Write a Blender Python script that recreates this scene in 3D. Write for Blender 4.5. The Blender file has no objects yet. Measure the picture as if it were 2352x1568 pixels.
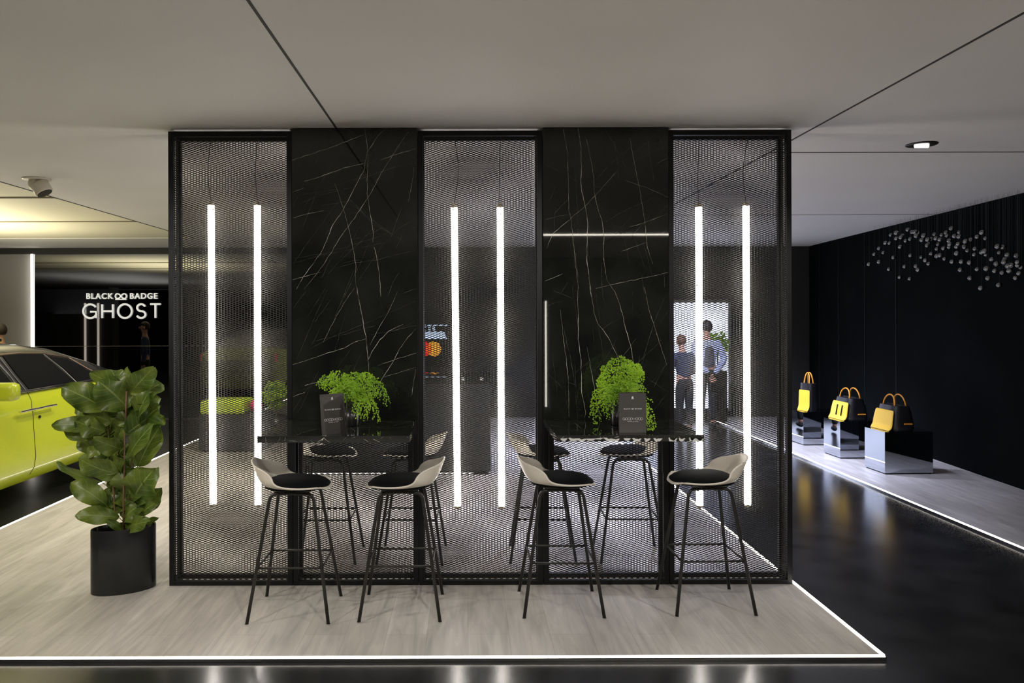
import bpy, bmesh, math, random
from mathutils import Vector, Matrix, noise
R = math.radians
SC = bpy.context.scene
COL = SC.collection
rnd = random.Random(7)

# ------------------------------------------------------------------ camera
H = 1.70                      # eye height
FPX = 1800.0                  # focal length in px for a 2352 px wide frame
cam_d = bpy.data.cameras.new('camera'); cam = bpy.data.objects.new('camera', cam_d); COL.objects.link(cam)
cam_d.sensor_width = 36; cam_d.lens = FPX / 2352 * 36
cam_d.shift_x = (1176 - 1073) / 2352; cam_d.shift_y = -(784 - 730) / 2352
cam.location = (0, 0, H)
cam.rotation_euler = Matrix.Rotation(R(90), 3, 'X').to_euler()
cam.rotation_euler = (Matrix.Rotation(R(0.16), 3, 'Y') @ Matrix.Rotation(R(90), 3, 'X')).to_euler()
cam_d.clip_start = 0.05; cam_d.clip_end = 100
SC.camera = cam
vs = SC.view_settings
vs.view_transform = 'Standard'; vs.look = 'None'; vs.gamma = 1; vs.exposure = 0.0; vs.use_curve_mapping = False

# ------------------------------------------------------------------ world and lights
w = bpy.data.worlds.new('world'); SC.world = w; w.use_nodes = True
w.node_tree.nodes['Background'].inputs[0].default_value = (0.86, 0.84, 0.88, 1)
w.node_tree.nodes['Background'].inputs[1].default_value = 0.3

def lamp(kind, loc, target, power, col, size=0.1, angle=60, blend=0.6, sy=None):
    d = bpy.data.lights.new(kind.lower() + '_light', kind)
    d.energy = power; d.color = col
    if kind == 'SPOT':
        d.spot_size = R(angle); d.spot_blend = blend; d.shadow_soft_size = size
    elif kind == 'AREA':
        d.shape = 'RECTANGLE'; d.size = size; d.size_y = sy or size
    else:
        d.shadow_soft_size = size
    o = bpy.data.objects.new(kind.lower() + '_light', d); COL.objects.link(o); o.location = loc
    if target:
        o.rotation_euler = (Vector(target) - Vector(loc)).to_track_quat('-Z', 'Y').to_euler()
    return o
WARM = (1.0, 0.90, 0.76); COOL = (0.66, 0.70, 1.0); NEUT = (1.0, 0.95, 0.90)
lamp('SPOT', (-2.6, 1.6, 2.85), (-1.2, 4.5, 0.2), 150, NEUT, 0.03, 78)
lamp('SPOT', (0.6, 1.4, 2.85), (0.2, 4.5, 0.4), 130, NEUT, 0.03, 75)
lamp('SPOT', (3.0, 2.2, 2.85), (1.2, 4.6, 0.2), 110, NEUT, 0.03, 75)
lamp('SPOT', (-3.6, 3.2, 2.85), (-2.7, 5.0, 0.3), 130, WARM, 0.03, 85)
lamp('SPOT', (-2.9, 6.9, 2.85), (-4.2, 7.4, 0.7), 100, WARM, 0.05, 100)      # spotlights on the car side
lamp('SPOT', (-3.0, 4.8, 2.85), (-3.9, 6.4, 0.7), 80, WARM, 0.05, 95)
lamp('SPOT', (-2.2, 8.4, 2.85), (-2.4, 8.6, 0), 260, WARM, 0.1, 130)
lamp('SPOT', (-0.3, 7.0, 2.85), (-0.3, 7.0, 0), 200, NEUT, 0.1, 125)
lamp('SPOT', (1.5, 7.2, 2.85), (1.6, 7.6, 0), 560, COOL, 0.1, 115)          # bluish spots added behind the screens to strengthen the window light
lamp('SPOT', (2.6, 9.8, 2.85), (2.7, 10.6, 0), 1100, COOL, 0.1, 120)
lamp('SPOT', (3.5, 8.4, 2.85), (4.6, 9.2, 0), 110, COOL, 0.08, 85)
lamp('SPOT', (3.25, 5.55, 2.86), (3.05, 5.2, 0), 90, NEUT, 0.03, 55)
for _x in (-2.4, -0.4, 2.4, 4.8):                                           # fill downlights added over an unseen pale floor, bouncing light to the ceiling
    for _y in (-1.9, 1.0):
        lamp('SPOT', (_x, _y, 2.88), (_x, _y, 0), 140, NEUT, 0.08, 110)
lamp('AREA', (-10.5, 2.5, 1.85), (-10.5, 2.5, 3), 60, (.9, .9, 1), 2.5, sy=6)   # unseen area light added to brighten the ceiling mirrored at left
lamp('AREA', (-6.8, 9.0, 1.85), (-6.8, 9.0, 3), 170, (1, 0.92, 0.66), 2.2, sy=3.5)  # unseen area light added to brighten the left ceiling panels

# ------------------------------------------------------------------ materials
def mat(name, col, rough=0.5, metal=0.0, emit=None, estr=0, coat=0, trans=0, spec=None, ior=None):
    m = bpy.data.materials.new(name); m.use_nodes = True
    b = m.node_tree.nodes['Principled BSDF']
    b.inputs['Base Color'].default_value = (*col, 1); b.inputs['Roughness'].default_value = rough
    b.inputs['Metallic'].default_value = metal; b.inputs['Coat Weight'].default_value = coat
    b.inputs['Coat Roughness'].default_value = 0.03
    b.inputs['Transmission Weight'].default_value = trans
    if spec is not None: b.inputs['Specular IOR Level'].default_value = spec
    if ior: b.inputs['IOR'].default_value = ior
    if emit:
        b.inputs['Emission Color'].default_value = (*emit, 1); b.inputs['Emission Strength'].default_value = estr
    return m
def nodes(m): return m.node_tree, m.node_tree.nodes['Principled BSDF']
def addnoise(m, c1, c2, scale=5, stretch=(1, 1, 1), detail=4, bump=0, rough=None, coord='Object', lo=0.35, hi=0.65):
    nt, b = nodes(m)
    tc = nt.nodes.new('ShaderNodeTexCoord'); mp = nt.nodes.new('ShaderNodeMapping'); mp.inputs['Scale'].default_value = stretch
    n = nt.nodes.new('ShaderNodeTexNoise'); n.inputs['Scale'].default_value = scale; n.inputs['Detail'].default_value = detail
    cr = nt.nodes.new('ShaderNodeValToRGB'); cr.color_ramp.elements[0].color = (*c1, 1); cr.color_ramp.elements[1].color = (*c2, 1)
    cr.color_ramp.elements[0].position = lo; cr.color_ramp.elements[1].position = hi
    nt.links.new(tc.outputs[coord], mp.inputs[0]); nt.links.new(mp.outputs[0], n.inputs[0]); nt.links.new(n.outputs[0], cr.inputs[0])
    nt.links.new(cr.outputs[0], b.inputs['Base Color'])
    if bump:
        bp = nt.nodes.new('ShaderNodeBump'); bp.inputs['Strength'].default_value = bump; bp.inputs['Distance'].default_value = 0.01
        nt.links.new(n.outputs[0], bp.inputs['Height']); nt.links.new(bp.outputs[0], b.inputs['Normal'])
    if rough:
        mr = nt.nodes.new('ShaderNodeMapRange'); mr.inputs[3].default_value = rough[0]; mr.inputs[4].default_value = rough[1]
        nt.links.new(n.outputs[0], mr.inputs[0]); nt.links.new(mr.outputs[0], b.inputs['Roughness'])
    return m

def wood_floor():
    m = mat('grey oak planks', (.5, .48, .44), 0.42); nt, b = nodes(m)
    tc = nt.nodes.new('ShaderNodeTexCoord')
    mp = nt.nodes.new('ShaderNodeMapping'); mp.inputs['Rotation'].default_value = (0, 0, R(90))
    br = nt.nodes.new('ShaderNodeTexBrick'); br.inputs['Scale'].default_value = 1
    br.inputs['Brick Width'].default_value = 1.25; br.inputs['Row Height'].default_value = 0.22
    br.inputs['Mortar Size'].default_value = 0.0012; br.inputs['Mortar Smooth'].default_value = 0.3
    br.inputs['Color1'].default_value = (.51, .485, .445, 1); br.inputs['Color2'].default_value = (.45, .425, .385, 1)
    br.inputs['Mortar'].default_value = (.30, .28, .255, 1); br.offset = 0.37
    nt.links.new(tc.outputs['Object'], mp.inputs[0]); nt.links.new(mp.outputs[0], br.inputs[0])
    mp2 = nt.nodes.new('ShaderNodeMapping'); mp2.inputs['Scale'].default_value = (9, 0.9, 1)
    n1 = nt.nodes.new('ShaderNodeTexNoise'); n1.inputs['Scale'].default_value = 2.2; n1.inputs['Detail'].default_value = 8; n1.inputs['Distortion'].default_value = 0.9
    nt.links.new(tc.outputs['Object'], mp2.inputs[0]); nt.links.new(mp2.outputs[0], n1.inputs[0])
    mp3 = nt.nodes.new('ShaderNodeMapping'); mp3.inputs['Scale'].default_value = (2.2, .55, 1)
    n2 = nt.nodes.new('ShaderNodeTexNoise'); n2.inputs['Scale'].default_value = 1.6; n2.inputs['Detail'].default_value = 4
    nt.links.new(tc.outputs['Object'], mp3.inputs[0]); nt.links.new(mp3.outputs[0], n2.inputs[0])
    r1 = nt.nodes.new('ShaderNodeMapRange'); r1.inputs[1].default_value = .3; r1.inputs[2].default_value = .7; r1.inputs[3].default_value = .80; r1.inputs[4].default_value = 1.16
    r2 = nt.nodes.new('ShaderNodeMapRange'); r2.inputs[1].default_value = .3; r2.inputs[2].default_value = .7; r2.inputs[3].default_value = .86; r2.inputs[4].default_value = 1.12
    nt.links.new(n1.outputs[0], r1.inputs[0]); nt.links.new(n2.outputs[0], r2.inputs[0])
    mu = nt.nodes.new('ShaderNodeMath'); mu.operation = 'MULTIPLY'
    nt.links.new(r1.outputs[0], mu.inputs[0]); nt.links.new(r2.outputs[0], mu.inputs[1])
    vm = nt.nodes.new('ShaderNodeVectorMath'); vm.operation = 'SCALE'
    nt.links.new(br.outputs[0], vm.inputs[0]); nt.links.new(mu.outputs[0], vm.inputs['Scale'])
    nt.links.new(vm.outputs[0], b.inputs['Base Color'])
    return m

M = {}
M['wood'] = wood_floor()
M['darkfloor'] = addnoise(mat('charcoal vinyl floor', (.03, .03, .032), .3, spec=.6), (.008, .0082, .0092), (.017, .0174, .019), 3.2, (1, 1, 1), 8, rough=(.185, .215))
M['ceil'] = addnoise(mat('taupe stretch ceiling', (.7, .67, .62), .75), (.62, .60, .575), (.66, .64, .61), .8, detail=2)
M['ceil_lit'] = mat('light tinted ceiling panels', (.70, .66, .52), .7)  # warm light on this part of the ceiling put into its colour
M['seam'] = mat('dark ceiling joint', (.04, .038, .035), .8)
M['darkwall'] = addnoise(mat('matt black wall', (.008, .010, .011), .9, spec=.05), (.0018, .0026, .0028), (.0035, .0048, .0050), 1.2)
M['darkback'] = mat('charcoal back wall', (.020, .020, .019), .6)
M['joint'] = mat('dark wall joint', (.0075, .009, .0095), .7, spec=.2)
M['seamc'] = mat('cream ceiling joint', (.26, .235, .17), .8)
M['seamg'] = mat('taupe ceiling joint', (.22, .21, .20), .8)
M['greywall'] = mat('warm grey panel wall', (.27, .265, .255), .6)
M['mirror'] = mat('smoked mirror glass', (.26, .265, .275), .015, 1.0)
M['frame'] = mat('black powder coated steel', (.0042, .0045, .005), .42, spec=.3)
M['meshm'] = mat('black expanded metal', (.017, .016, .014), .5, spec=.25)
M['led'] = mat('warm white led', (1, 1, 1), .5, emit=(1, .93, .82), estr=9)
M['led2'] = mat('bright warm led', (1, 1, 1), .5, emit=(1, .92, .80), estr=26)
M['tube'] = mat('lit opal tube', (1, 1, 1), .5, emit=(1, .94, .86), estr=25)
M['brass'] = mat('pale brass cap', (.62, .52, .36), .3, .9)
M['cable'] = mat('black cable', (.01, .01, .01), .5)
M['marble'] = addnoise(mat('polished black marble', (.012, .013, .012), .022), (.0085, .0095, .0085), (.020, .021, .018), 3, detail=6)
M['vein'] = addnoise(mat('white marble vein', (.3, .29, .24), .15), (.22, .21, .17), (.80, .77, .66), 26, detail=3)
M['veinf'] = addnoise(mat('faint marble vein', (.1, .1, .08), .15), (.045, .045, .037), (.26, .25, .21), 22, detail=3)
M['shell'] = mat('off white moulded shell', (.78, .72, .62), .38)
M['cushion'] = mat('black felt cushion', (.0028, .003, .0038), .85, spec=.15)
M['leg'] = mat('dark bronze steel tube', (.026, .024, .021), .42, .35)
M['chrome'] = mat('chrome', (.8, .8, .8), .12, 1)
M['card'] = mat('glossy charcoal card', (.42, .40, .39), .16, .85)
M['cardback'] = mat('brown grey card leaf', (.05, .042, .035), .25)
M['print'] = mat('white print', (.75, .75, .73), .5, emit=(1, 1, 1), estr=0)
M['pot'] = mat('satin black planter', (.012, .0125, .013), .30)
M['soil'] = addnoise(mat('dark soil', (.01, .008, .006), .95), (.006, .005, .004), (.02, .016, .012), 40)
M['stem'] = mat('brown stem', (.16, .085, .045), .6)
M['fernstem'] = mat('green brown stem', (.05, .06, .015), .6)
M['lime'] = mat('lime green car paint', (.41, .475, .014), .34, coat=.5)
M['limeb'] = mat('lime green lacquer', (.50, .66, .04), .4)
M['blackpaint'] = mat('gloss black car paint', (.012, .012, .013), .15, coat=1)
M['glass'] = mat('dark tinted car glass', (.003, .0035, .004), .03, spec=.18)
M['tyre'] = mat('black rubber', (.01, .01, .01), .7)
M['red'] = mat('red tail light', (.5, .01, .02), .3, emit=(1, .02, .06), estr=1.2)
M['yellow'] = mat('yellow leather', (.80, .50, .035), .38)
M['orange'] = mat('orange leather trim', (.75, .30, .02), .45)
M['bagblack'] = mat('black leather', (.010, .010, .011), .38)
M['plinth'] = mat('mirror polished steel', (.50, .53, .58), .02, 1)
M['orb'] = mat('smoked glass bubble', (.27, .27, .26), .14, .95)
M['wire'] = mat('thin steel wire', (.05, .055, .055), .6)
M['cream'] = mat('cream lamp housing', (.62, .57, .46), .35)
M['lampdark'] = mat('dark lamp reflector', (.03, .03, .025), .3, .6)
M['lamplit'] = mat('lit lamp lens', (1, 1, 1), .3, emit=(1, .96, .95), estr=4)
M['skin'] = mat('skin', (.56, .30, .19), .55)
M['hair'] = mat('dark brown hair', (.020, .013, .008), .6)
M['hairr'] = mat('auburn hair', (.10, .045, .02), .6)
M['shirt'] = mat('pale blue shirt', (.52, .58, .78), .8)
M['vest'] = mat('grey waistcoat', (.10, .10, .115), .8)
M['navy'] = mat('navy jacket', (.035, .045, .09), .8)
M['trous'] = mat('black trousers', (.010, .010, .011), .8)
M['window'] = mat('bright daylight window', (.8, .8, .8), .5, emit=(.72, .78, 1.0), estr=2.8)
M['pink'] = mat('pink lacquer', (.55, .03, .14), .4)
M['scrW'] = mat('lit pale blue screen', (.5, .6, .8), .5, emit=(.62, .78, 1), estr=.9)
M['scrR'] = mat('lit red disc', (.6, .01, .01), .5, emit=(.85, .012, .012), estr=.8)
M['scrO'] = mat('lit orange disc', (.6, .3, .01), .5, emit=(1, .42, .03), estr=.8)
M['scrM'] = mat('lit deep orange overlap', (.6, .1, .01), .5, emit=(.9, .13, .01), estr=.8)
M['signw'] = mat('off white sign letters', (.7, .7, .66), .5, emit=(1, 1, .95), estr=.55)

def leafmat(name, c1, c2, vein, tr=.25, uvvein=True):
    m = mat(name, c1, .38); nt, b = nodes(m)
    tc = nt.nodes.new('ShaderNodeTexCoord'); n = nt.nodes.new('ShaderNodeTexNoise'); n.inputs['Scale'].default_value = 7
    cr = nt.nodes.new('ShaderNodeValToRGB'); cr.color_ramp.elements[0].color = (*c1, 1); cr.color_ramp.elements[1].color = (*c2, 1)
    cr.color_ramp.elements[0].position = .38; cr.color_ramp.elements[1].position = .62
    nt.links.new(tc.outputs['Object'], n.inputs[0]); nt.links.new(n.outputs[0], cr.inputs[0])
    out = cr.outputs[0]
    if uvvein:
        sp = nt.nodes.new('ShaderNodeSeparateXYZ'); nt.links.new(tc.outputs['UV'], sp.inputs[0])
        def mth(op, a, bb=None, c=None):
            q = nt.nodes.new('ShaderNodeMath'); q.operation = op
            for i, v in enumerate((a, bb, c)):
                if v is None: continue
                if hasattr(v, 'is_linked'): nt.links.new(v, q.inputs[i])
                else: q.inputs[i].default_value = v
            return q.outputs[0]
        ab = mth('ABSOLUTE', mth('SUBTRACT', sp.outputs[0], .5))
        mid = mth('LESS_THAN', ab, .022)
        ph = mth('FRACT', mth('MULTIPLY', mth('SUBTRACT', sp.outputs[1], mth('MULTIPLY', ab, .55)), 6.5))
        side = mth('LESS_THAN', mth('ABSOLUTE', mth('SUBTRACT', ph, .5)), .045)
        mx = mth('MAXIMUM', mid, mth('MULTIPLY', side, .6))
        mi = nt.nodes.new('ShaderNodeMix'); mi.data_type = 'RGBA'
        nt.links.new(mth('MULTIPLY', mx, .75), mi.inputs['Factor']); nt.links.new(out, mi.inputs[6]); mi.inputs[7].default_value = (*vein, 1)
        out = mi.outputs[2]
        bp = nt.nodes.new('ShaderNodeBump'); bp.inputs['Strength'].default_value = .5; bp.inputs['Distance'].default_value = .004; bp.invert = True
        nt.links.new(mx, bp.inputs['Height']); nt.links.new(bp.outputs[0], b.inputs['Normal'])
    nt.links.new(out, b.inputs['Base Color'])
    tl = nt.nodes.new('ShaderNodeBsdfTranslucent'); nt.links.new(out, tl.inputs[0])
    ms = nt.nodes.new('ShaderNodeMixShader'); ms.inputs[0].default_value = tr
    o = nt.nodes['Material Output']; nt.links.new(b.outputs[0], ms.inputs[1]); nt.links.new(tl.outputs[0], ms.inputs[2]); nt.links.new(ms.outputs[0], o.inputs[0])
    return m
M['fig'] = leafmat('fiddle leaf', (.060, .105, .012), (.145, .195, .026), (.24, .31, .08))
M['fern'] = leafmat('maidenhair leaflet', (.22, .42, .015), (.38, .62, .03), (.3, .5, .05), .35, False)
M['shrub'] = leafmat('bright shrub leaf', (.25, .42, .02), (.42, .62, .05), (.3, .5, .05), .3, False)

# ------------------------------------------------------------------ mesh helpers
def mesh_from(name, V, F, m, parent=None, smooth=False, mi=None, uv=None):
    me = bpy.data.meshes.new(name); me.from_pydata([tuple(v) for v in V], [], F); me.update()
    for q in (m if isinstance(m, (list, tuple)) else [m]): me.materials.append(q)
    if mi: me.polygons.foreach_set('material_index', mi)
    if smooth: me.polygons.foreach_set('use_smooth', [True] * len(me.polygons))
    if uv:
        l = me.uv_layers.new(name='UVMap'); k = 0
        for p in me.polygons:
            for li, vi in zip(p.loop_indices, p.vertices): l.data[li].uv = uv[vi]
    o = bpy.data.objects.new(name, me); COL.objects.link(o)
    if parent: o.parent = parent
    return o
class B:
    "collects shapes for one mesh object"
    def __init__(s): s.V = []; s.F = []; s.I = []; s.S = []
    def add(s, V, F, mi=0):
        n = len(s.V); s.V += [Vector(v) for v in V]; s.F += [tuple(i + n for i in f) for f in F]; s.I += [mi] * len(F); return s
    def box(s, x0, x1, y0, y1, z0, z1, mi=0, bev=0, rot=0, piv=None):
        bm = bmesh.new(); bmesh.ops.create_cube(bm, size=1)
        for v in bm.verts: v.co = Vector(((x0 + x1) / 2 + v.co.x * (x1 - x0), (y0 + y1) / 2 + v.co.y * (y1 - y0), (z0 + z1) / 2 + v.co.z * (z1 - z0)))
        if bev: bmesh.ops.bevel(bm, geom=bm.edges[:], offset=bev, segments=2, affect='EDGES', profile=.5)
        if rot:
            p = Vector(piv) if piv else Vector(((x0 + x1) / 2, (y0 + y1) / 2, 0)); mt = Matrix.Rotation(rot, 3, 'Z')
            for v in bm.verts: v.co = mt @ (v.co - p) + p
        bm.verts.index_update(); s.add([v.co.copy() for v in bm.verts], [[v.index for v in f.verts] for f in bm.faces], mi); bm.free(); return s
    def tube(s, pts, r, n=10, mi=0, cap=True):
        pts = [Vector(p) for p in pts]; rs = r if isinstance(r, (list, tuple)) else [r] * len(pts)
        V = []; F = []; up = None
        for i, p in enumerate(pts):
            t = (pts[min(i + 1, len(pts) - 1)] - pts[max(i - 1, 0)]).normalized()
            if up is None:
                up = Vector((0, 0, 1)) if abs(t.z) < .9 else Vector((0, 1, 0))
            a = t.cross(up).normalized(); bb = a.cross(t).normalized(); up = bb
            for k in range(n):
                an = 2 * math.pi * k / n; V.append(p + (a * math.cos(an) + bb * math.sin(an)) * rs[i])
        for i in range(len(pts) - 1):
            for k in range(n):
                F.append((i * n + k, i * n + (k + 1) % n, (i + 1) * n + (k + 1) % n, (i + 1) * n + k))
        if cap: F.append(tuple(range(n))[::-1]); F.append(tuple((len(pts) - 1) * n + k for k in range(n)))
        return s.add(V, F, mi)
    def lathe(s, c, prof, n=24, mi=0, sx=1, sy=1, rot=0):
        V = []; F = []; c = Vector(c)
        for r_, z in prof:
            for k in range(n):
                a = 2 * math.pi * k / n; x = r_ * sx * math.cos(a); y = r_ * sy * math.sin(a)
                V.append(c + Vector((x * math.cos(rot) - y * math.sin(rot), x * math.sin(rot) + y * math.cos(rot), z)))
        for i in range(len(prof) - 1):
            for k in range(n): F.append((i * n + k, i * n + (k + 1) % n, (i + 1) * n + (k + 1) % n, (i + 1) * n + k))
        F.append(tuple(range(n))[::-1]); F.append(tuple((len(prof) - 1) * n + k for k in range(n)))
        return s.add(V, F, mi)
    def ell(s, c, r, n=16, m=10, mi=0):
        prof = [(max(math.sin(math.pi * i / m), .001), -math.cos(math.pi * i / m)) for i in range(m + 1)]
        V = []; F = []
        for a, z in prof:
            for k in range(n):
                t = 2 * math.pi * k / n; V.append((c[0] + r[0] * a * math.cos(t), c[1] + r[1] * a * math.sin(t), c[2] + r[2] * z))
        for i in range(m):
            for k in range(n): F.append((i * n + k, i * n + (k + 1) % n, (i + 1) * n + (k + 1) % n, (i + 1) * n + k))
        return s.add(V, F, mi)
    def obj(s, name, m, parent=None, smooth=False, bevel=0):
        o = mesh_from(name, s.V, s.F, m, parent, smooth, s.I)
        if bevel:
            md = o.modifiers.new('bevel', 'BEVEL'); md.width = bevel; md.segments = 2; md.limit_method = 'ANGLE'
        if smooth == 'auto':
            o.data.polygons.foreach_set('use_smooth', [True] * len(o.data.polygons))
            for e in o.data.edges: pass
        return o
def tag(o, label=None, cat=None, group=None, kind=None):
    if label: o['label'] = label
    if cat: o['category'] = cat
    if group: o['group'] = group
    if kind: o['kind'] = kind
    return o
def thing(name, label, cat, loc=(0, 0, 0), rz=0, group=None):
    o = bpy.data.objects.new(name, None); COL.objects.link(o); o.empty_display_size = .1
    o.location = loc; o.rotation_euler = (0, 0, rz); return tag(o, label, cat, group)
def struct(o): o['kind'] = 'structure'; return o
def copy_tree(o, parent=None):
    c = o.copy(); COL.objects.link(c); c.parent = parent
    for ch in [x for x in bpy.data.objects if x.parent == o]: copy_tree(ch, c)
    return c
def sharp(o, ang=35):
    "smooth shading with sharp edges kept"
    me = o.data; me.polygons.foreach_set('use_smooth', [True] * len(me.polygons))
    me.set_sharp_from_angle(angle=R(ang)); return o

def P(px, py, y):             # photo pixel at a chosen depth -> point
    return Vector(((px - 1073) * y / FPX, y, H - (py - 730) * y / FPX))

# ------------------------------------------------------------------ room shell
HC = 2.91
YB = 13.4
struct(B().box(-16, 6.6, -6, 14, -.12, -.02).obj('floor', M['darkfloor']))
struct(B().box(-3.79, 2.075, 3.945, YB, -.02, 0.0).obj('floor', M['wood']))
struct(B().box(4.09, 6.4, -2, YB, -.02, 0.0).obj('floor', M['wood']))
struct(B().box(-3.0, 6.4, -3.2, 2.35, -.02, 0.0).obj('floor', M['wood']))  # unseen pale floor added behind the camera to bounce fill light
struct(B().box(-4.1, 6.6, -6, YB + .1, HC, HC + .12).obj('ceiling', M['ceil']))
struct(B().box(-16, -4.1, 11.8, YB + .1, HC, HC + .12).obj('ceiling', M['ceil']))
struct(B().box(-16, -4.1, -6, 11.8, HC + .012, HC + .12).obj('ceiling', M['ceil_lit']))
n = 1
for (x0, x1, y0, y1) in ((-.835, -.823, -3, 5.0), (2.215, 2.227, -3, 13), (2.22, 5.9, 5.755, 5.767), (2.22, 5.9, 9.26, 9.272),
                         (-16, -4.1, 7.822, 7.838), (-16, -4.1, 9.762, 9.778), (-4.11, -4.095, -3, 11.8)):
    struct(B().box(x0, x1, y0, y1, HC - .0035, HC + (.02 if x0 < -4.05 else .001)).obj('trim_%d' % n, M['seamc'] if x0 == -16 else M['seamg'] if y0 == 9.26 else M['seam'])); n += 1
# back wall
struct(B().box(-4.3, 6.4, YB, YB + .12, -.02, HC).obj('wall_back', M['darkback']))
# right wall (slightly angled)
xr0, yr0, xr1, yr1 = 5.12, 3.0, 5.85, YB
dx, dy = xr1 - xr0, yr1 - yr0; L = math.hypot(dx, dy); nx, ny = dy / L, -dx / L
V = []
for (x, y) in ((xr0 - dx * .6, yr0 - dy * .6), (xr1, yr1)):
    for o_ in (0, .15):
        for z in (-.02, HC): V.append((x + nx * o_, y + ny * o_, z))
struct(mesh_from('wall_right', V, [(0, 1, 5, 4), (2, 6, 7, 3), (0, 2, 3, 1), (4, 5, 7, 6), (1, 3, 7, 5), (0, 4, 6, 2)], M['darkwall']))
jn = B()
for f_ in (.70, .79, .88, .955):
    x = xr0 + dx * f_ - .004; y = yr0 + dy * f_
    jn.box(x - .004, x + .004, y - .006, y + .006, 0, HC - .01)
struct(jn.obj('trim_%d' % n, M['joint'])); n += 1
# left back wall: bulkhead, grey panel, smoked mirror
struct(B().box(-16, -4.3, YB, YB + .12, -.02, HC).obj('wall_back', M['greywall']))
struct(B().box(-16, -4.3, YB - .07, YB, HC - .10, HC - .002).obj('trim_%d' % n, M['darkback'])); n += 1
xm0 = (79 - 1073) * (YB - .05) / FPX; xm1 = -2.9
mg = thing('mirror_wall_panel', 'large smoked mirror glass panel behind the white lettering and the green car', 'mirror', (0, YB - .05, 0))
mg.rotation_euler = (0, 0, 0)
B().box(xm0, xm1, 0, .045, .02, HC - .105).obj('glass_pane', M['mirror'], mg)
B().box(xm0, xm1, -.003, 0, 1.235, 1.242).obj('joint_line', M['greywall'], mg)
struct(B().box(-16, -15.8, -6, YB, -.02, HC).obj('wall_left', M['darkback']))
struct(B().box(-16, 6.6, -6, -5.8, -.02, HC).obj('wall_front', M['darkback']))
# bright window in the back wall
wx0, wx1 = 1.36, (1671 - 1073) * YB / FPX  # left part hidden behind the marble, added to brighten plinths and floor
wf = struct(B().box(wx0, wx1, YB - .03, YB - .002, .15, 1.95).obj('window_1', M['window']))
struct(B().box(wx0 - .05, wx0, YB - .05, YB, .1, 2.0).box(wx1, wx1 + .04, YB - .05, YB, .1, 2.0).box(wx0 - .05, wx1 + .04, YB - .05, YB, 1.95, 2.0).obj('trim_%d' % n, M['greywall'])); n += 1
# ------------------------------------------------------------------ led strips in the floor
def strip(x0, x1, y0, y1, z0, z1, label, name='floor_light_strip', group=None, lm='led'):
    t = thing(name, label, 'light strip', ((x0 + x1) / 2, (y0 + y1) / 2, z0), 0, group)
    a, b_, c = (x1 - x0) / 2, (y1 - y0) / 2, z1 - z0
    B().box(-a, a, -b_, b_, 0.0, c).obj('light_diffuser', M[lm], t)
    g = .004
    B().box(-a - g, a + g, -b_ - g, b_ + g, -.004 if z0 > .05 else -.018, -.0005 if z0 > .05 else -.001).obj('channel', M['chrome'], t)
    return t
LT = .009
strip(-3.80, 2.09, 3.925, 3.945, -.001, LT * .1, 'long glowing strip along the front edge of the pale wood floor')
strip(2.078, 2.098, 3.9455, YB - .3, -.001, LT * .1, 'glowing floor strip on the right edge of the wood floor, passing under the screens')
strip(-3.815, -3.79, 3.9455, YB - .3, -.001, LT * .1, 'glowing floor strip between the wood floor and the green car')
strip(4.068, 4.09, -1.8, YB - .3, -.001, LT * .1, 'glowing floor strip in front of the mirrored plinths')
t = strip((71 - 1073) * (YB - .08) / FPX, (75 - 1073) * (YB - .08) / FPX, YB - .085, YB - .055, .05, HC - .105, 'tall vertical glowing strip on the grey wall left of the lettering', 'wall_light_strip')
# strips behind the camera that show in the polished marble
strip(1.05, 3.4, -1.43, -1.40, HC - .020, HC - .004, 'thin glowing strip on the ceiling, mirrored in the right marble slab', 'ceiling_light_strip', lm='led2')
strip(1.40, 1.418, -4.1, -4.07, 0.0, 2.0, 'upright glowing strip mirrored at the left edge of the right marble slab', 'upright_light_strip', lm='led2')

# ------------------------------------------------------------------ expanded metal sheet
SX, SY = .0377, .01428
def sheet_data(name, x0, x1, z0, z1, th=.0016, ax='x'):
    V = []; F = []
    a, b_ = .395 * SX, .105 * SX; ha, hb, hz = .315 * SX, .165 * SX, .325 * SY
    nc = int((x1 - x0) / (SX / 2)); nr = int((z1 - z0) / SY)
    ox = x0 + ((x1 - x0) - (nc - 1) * SX / 2) / 2; oz = z0 + ((z1 - z0) - nr * SY) / 2 + SY / 4
    out = [(a, 0), (b_, SY / 2), (-b_, SY / 2), (-a, 0), (-b_, -SY / 2), (b_, -SY / 2)]
    inn = [(ha, 0), (hb, hz), (-hb, hz), (-ha, 0), (-hb, -hz), (hb, -hz)]
    tl = [.0008, -.0012, -.0012, .0008, .0012, .0012]      # strands lean like stretched metal
    for c in range(nc):
        cx = ox + c * SX / 2
        for r_ in range(nr):
            cz = oz + r_ * SY + (SY / 2 if c % 2 else 0)
            k = len(V)
            for (lst, y) in ((out, 0), (inn, 0), (out, th), (inn, th)):
                for q, (px, pz) in enumerate(lst):
                    X = min(max(cx + px, x0), x1); Z = min(max(cz + pz, z0), z1)
                    V.append((X, y, Z) if ax == 'x' else (y, X, Z))
            for i in range(6):
                j = (i + 1) % 6
                F.append((k + i, k + j, k + 6 + j, k + 6 + i))
                F.append((k + 12 + j, k + 12 + i, k + 18 + i, k + 18 + j))
                F.append((k + 6 + i, k + 6 + j, k + 18 + j, k + 18 + i))
    me = bpy.data.meshes.new(name); me.from_pydata(V, [], F); me.update(); me.materials.append(M['meshm']); return me
D = 4.99
TW = .032                      # steel section
DEP = .165                     # depth of a screen
PX = D / FPX
edges = [(387, 670.5), (672, 959.5), (961, 1246), (1248, 1535), (1536.5, 1819)]
WD = .786
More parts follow.
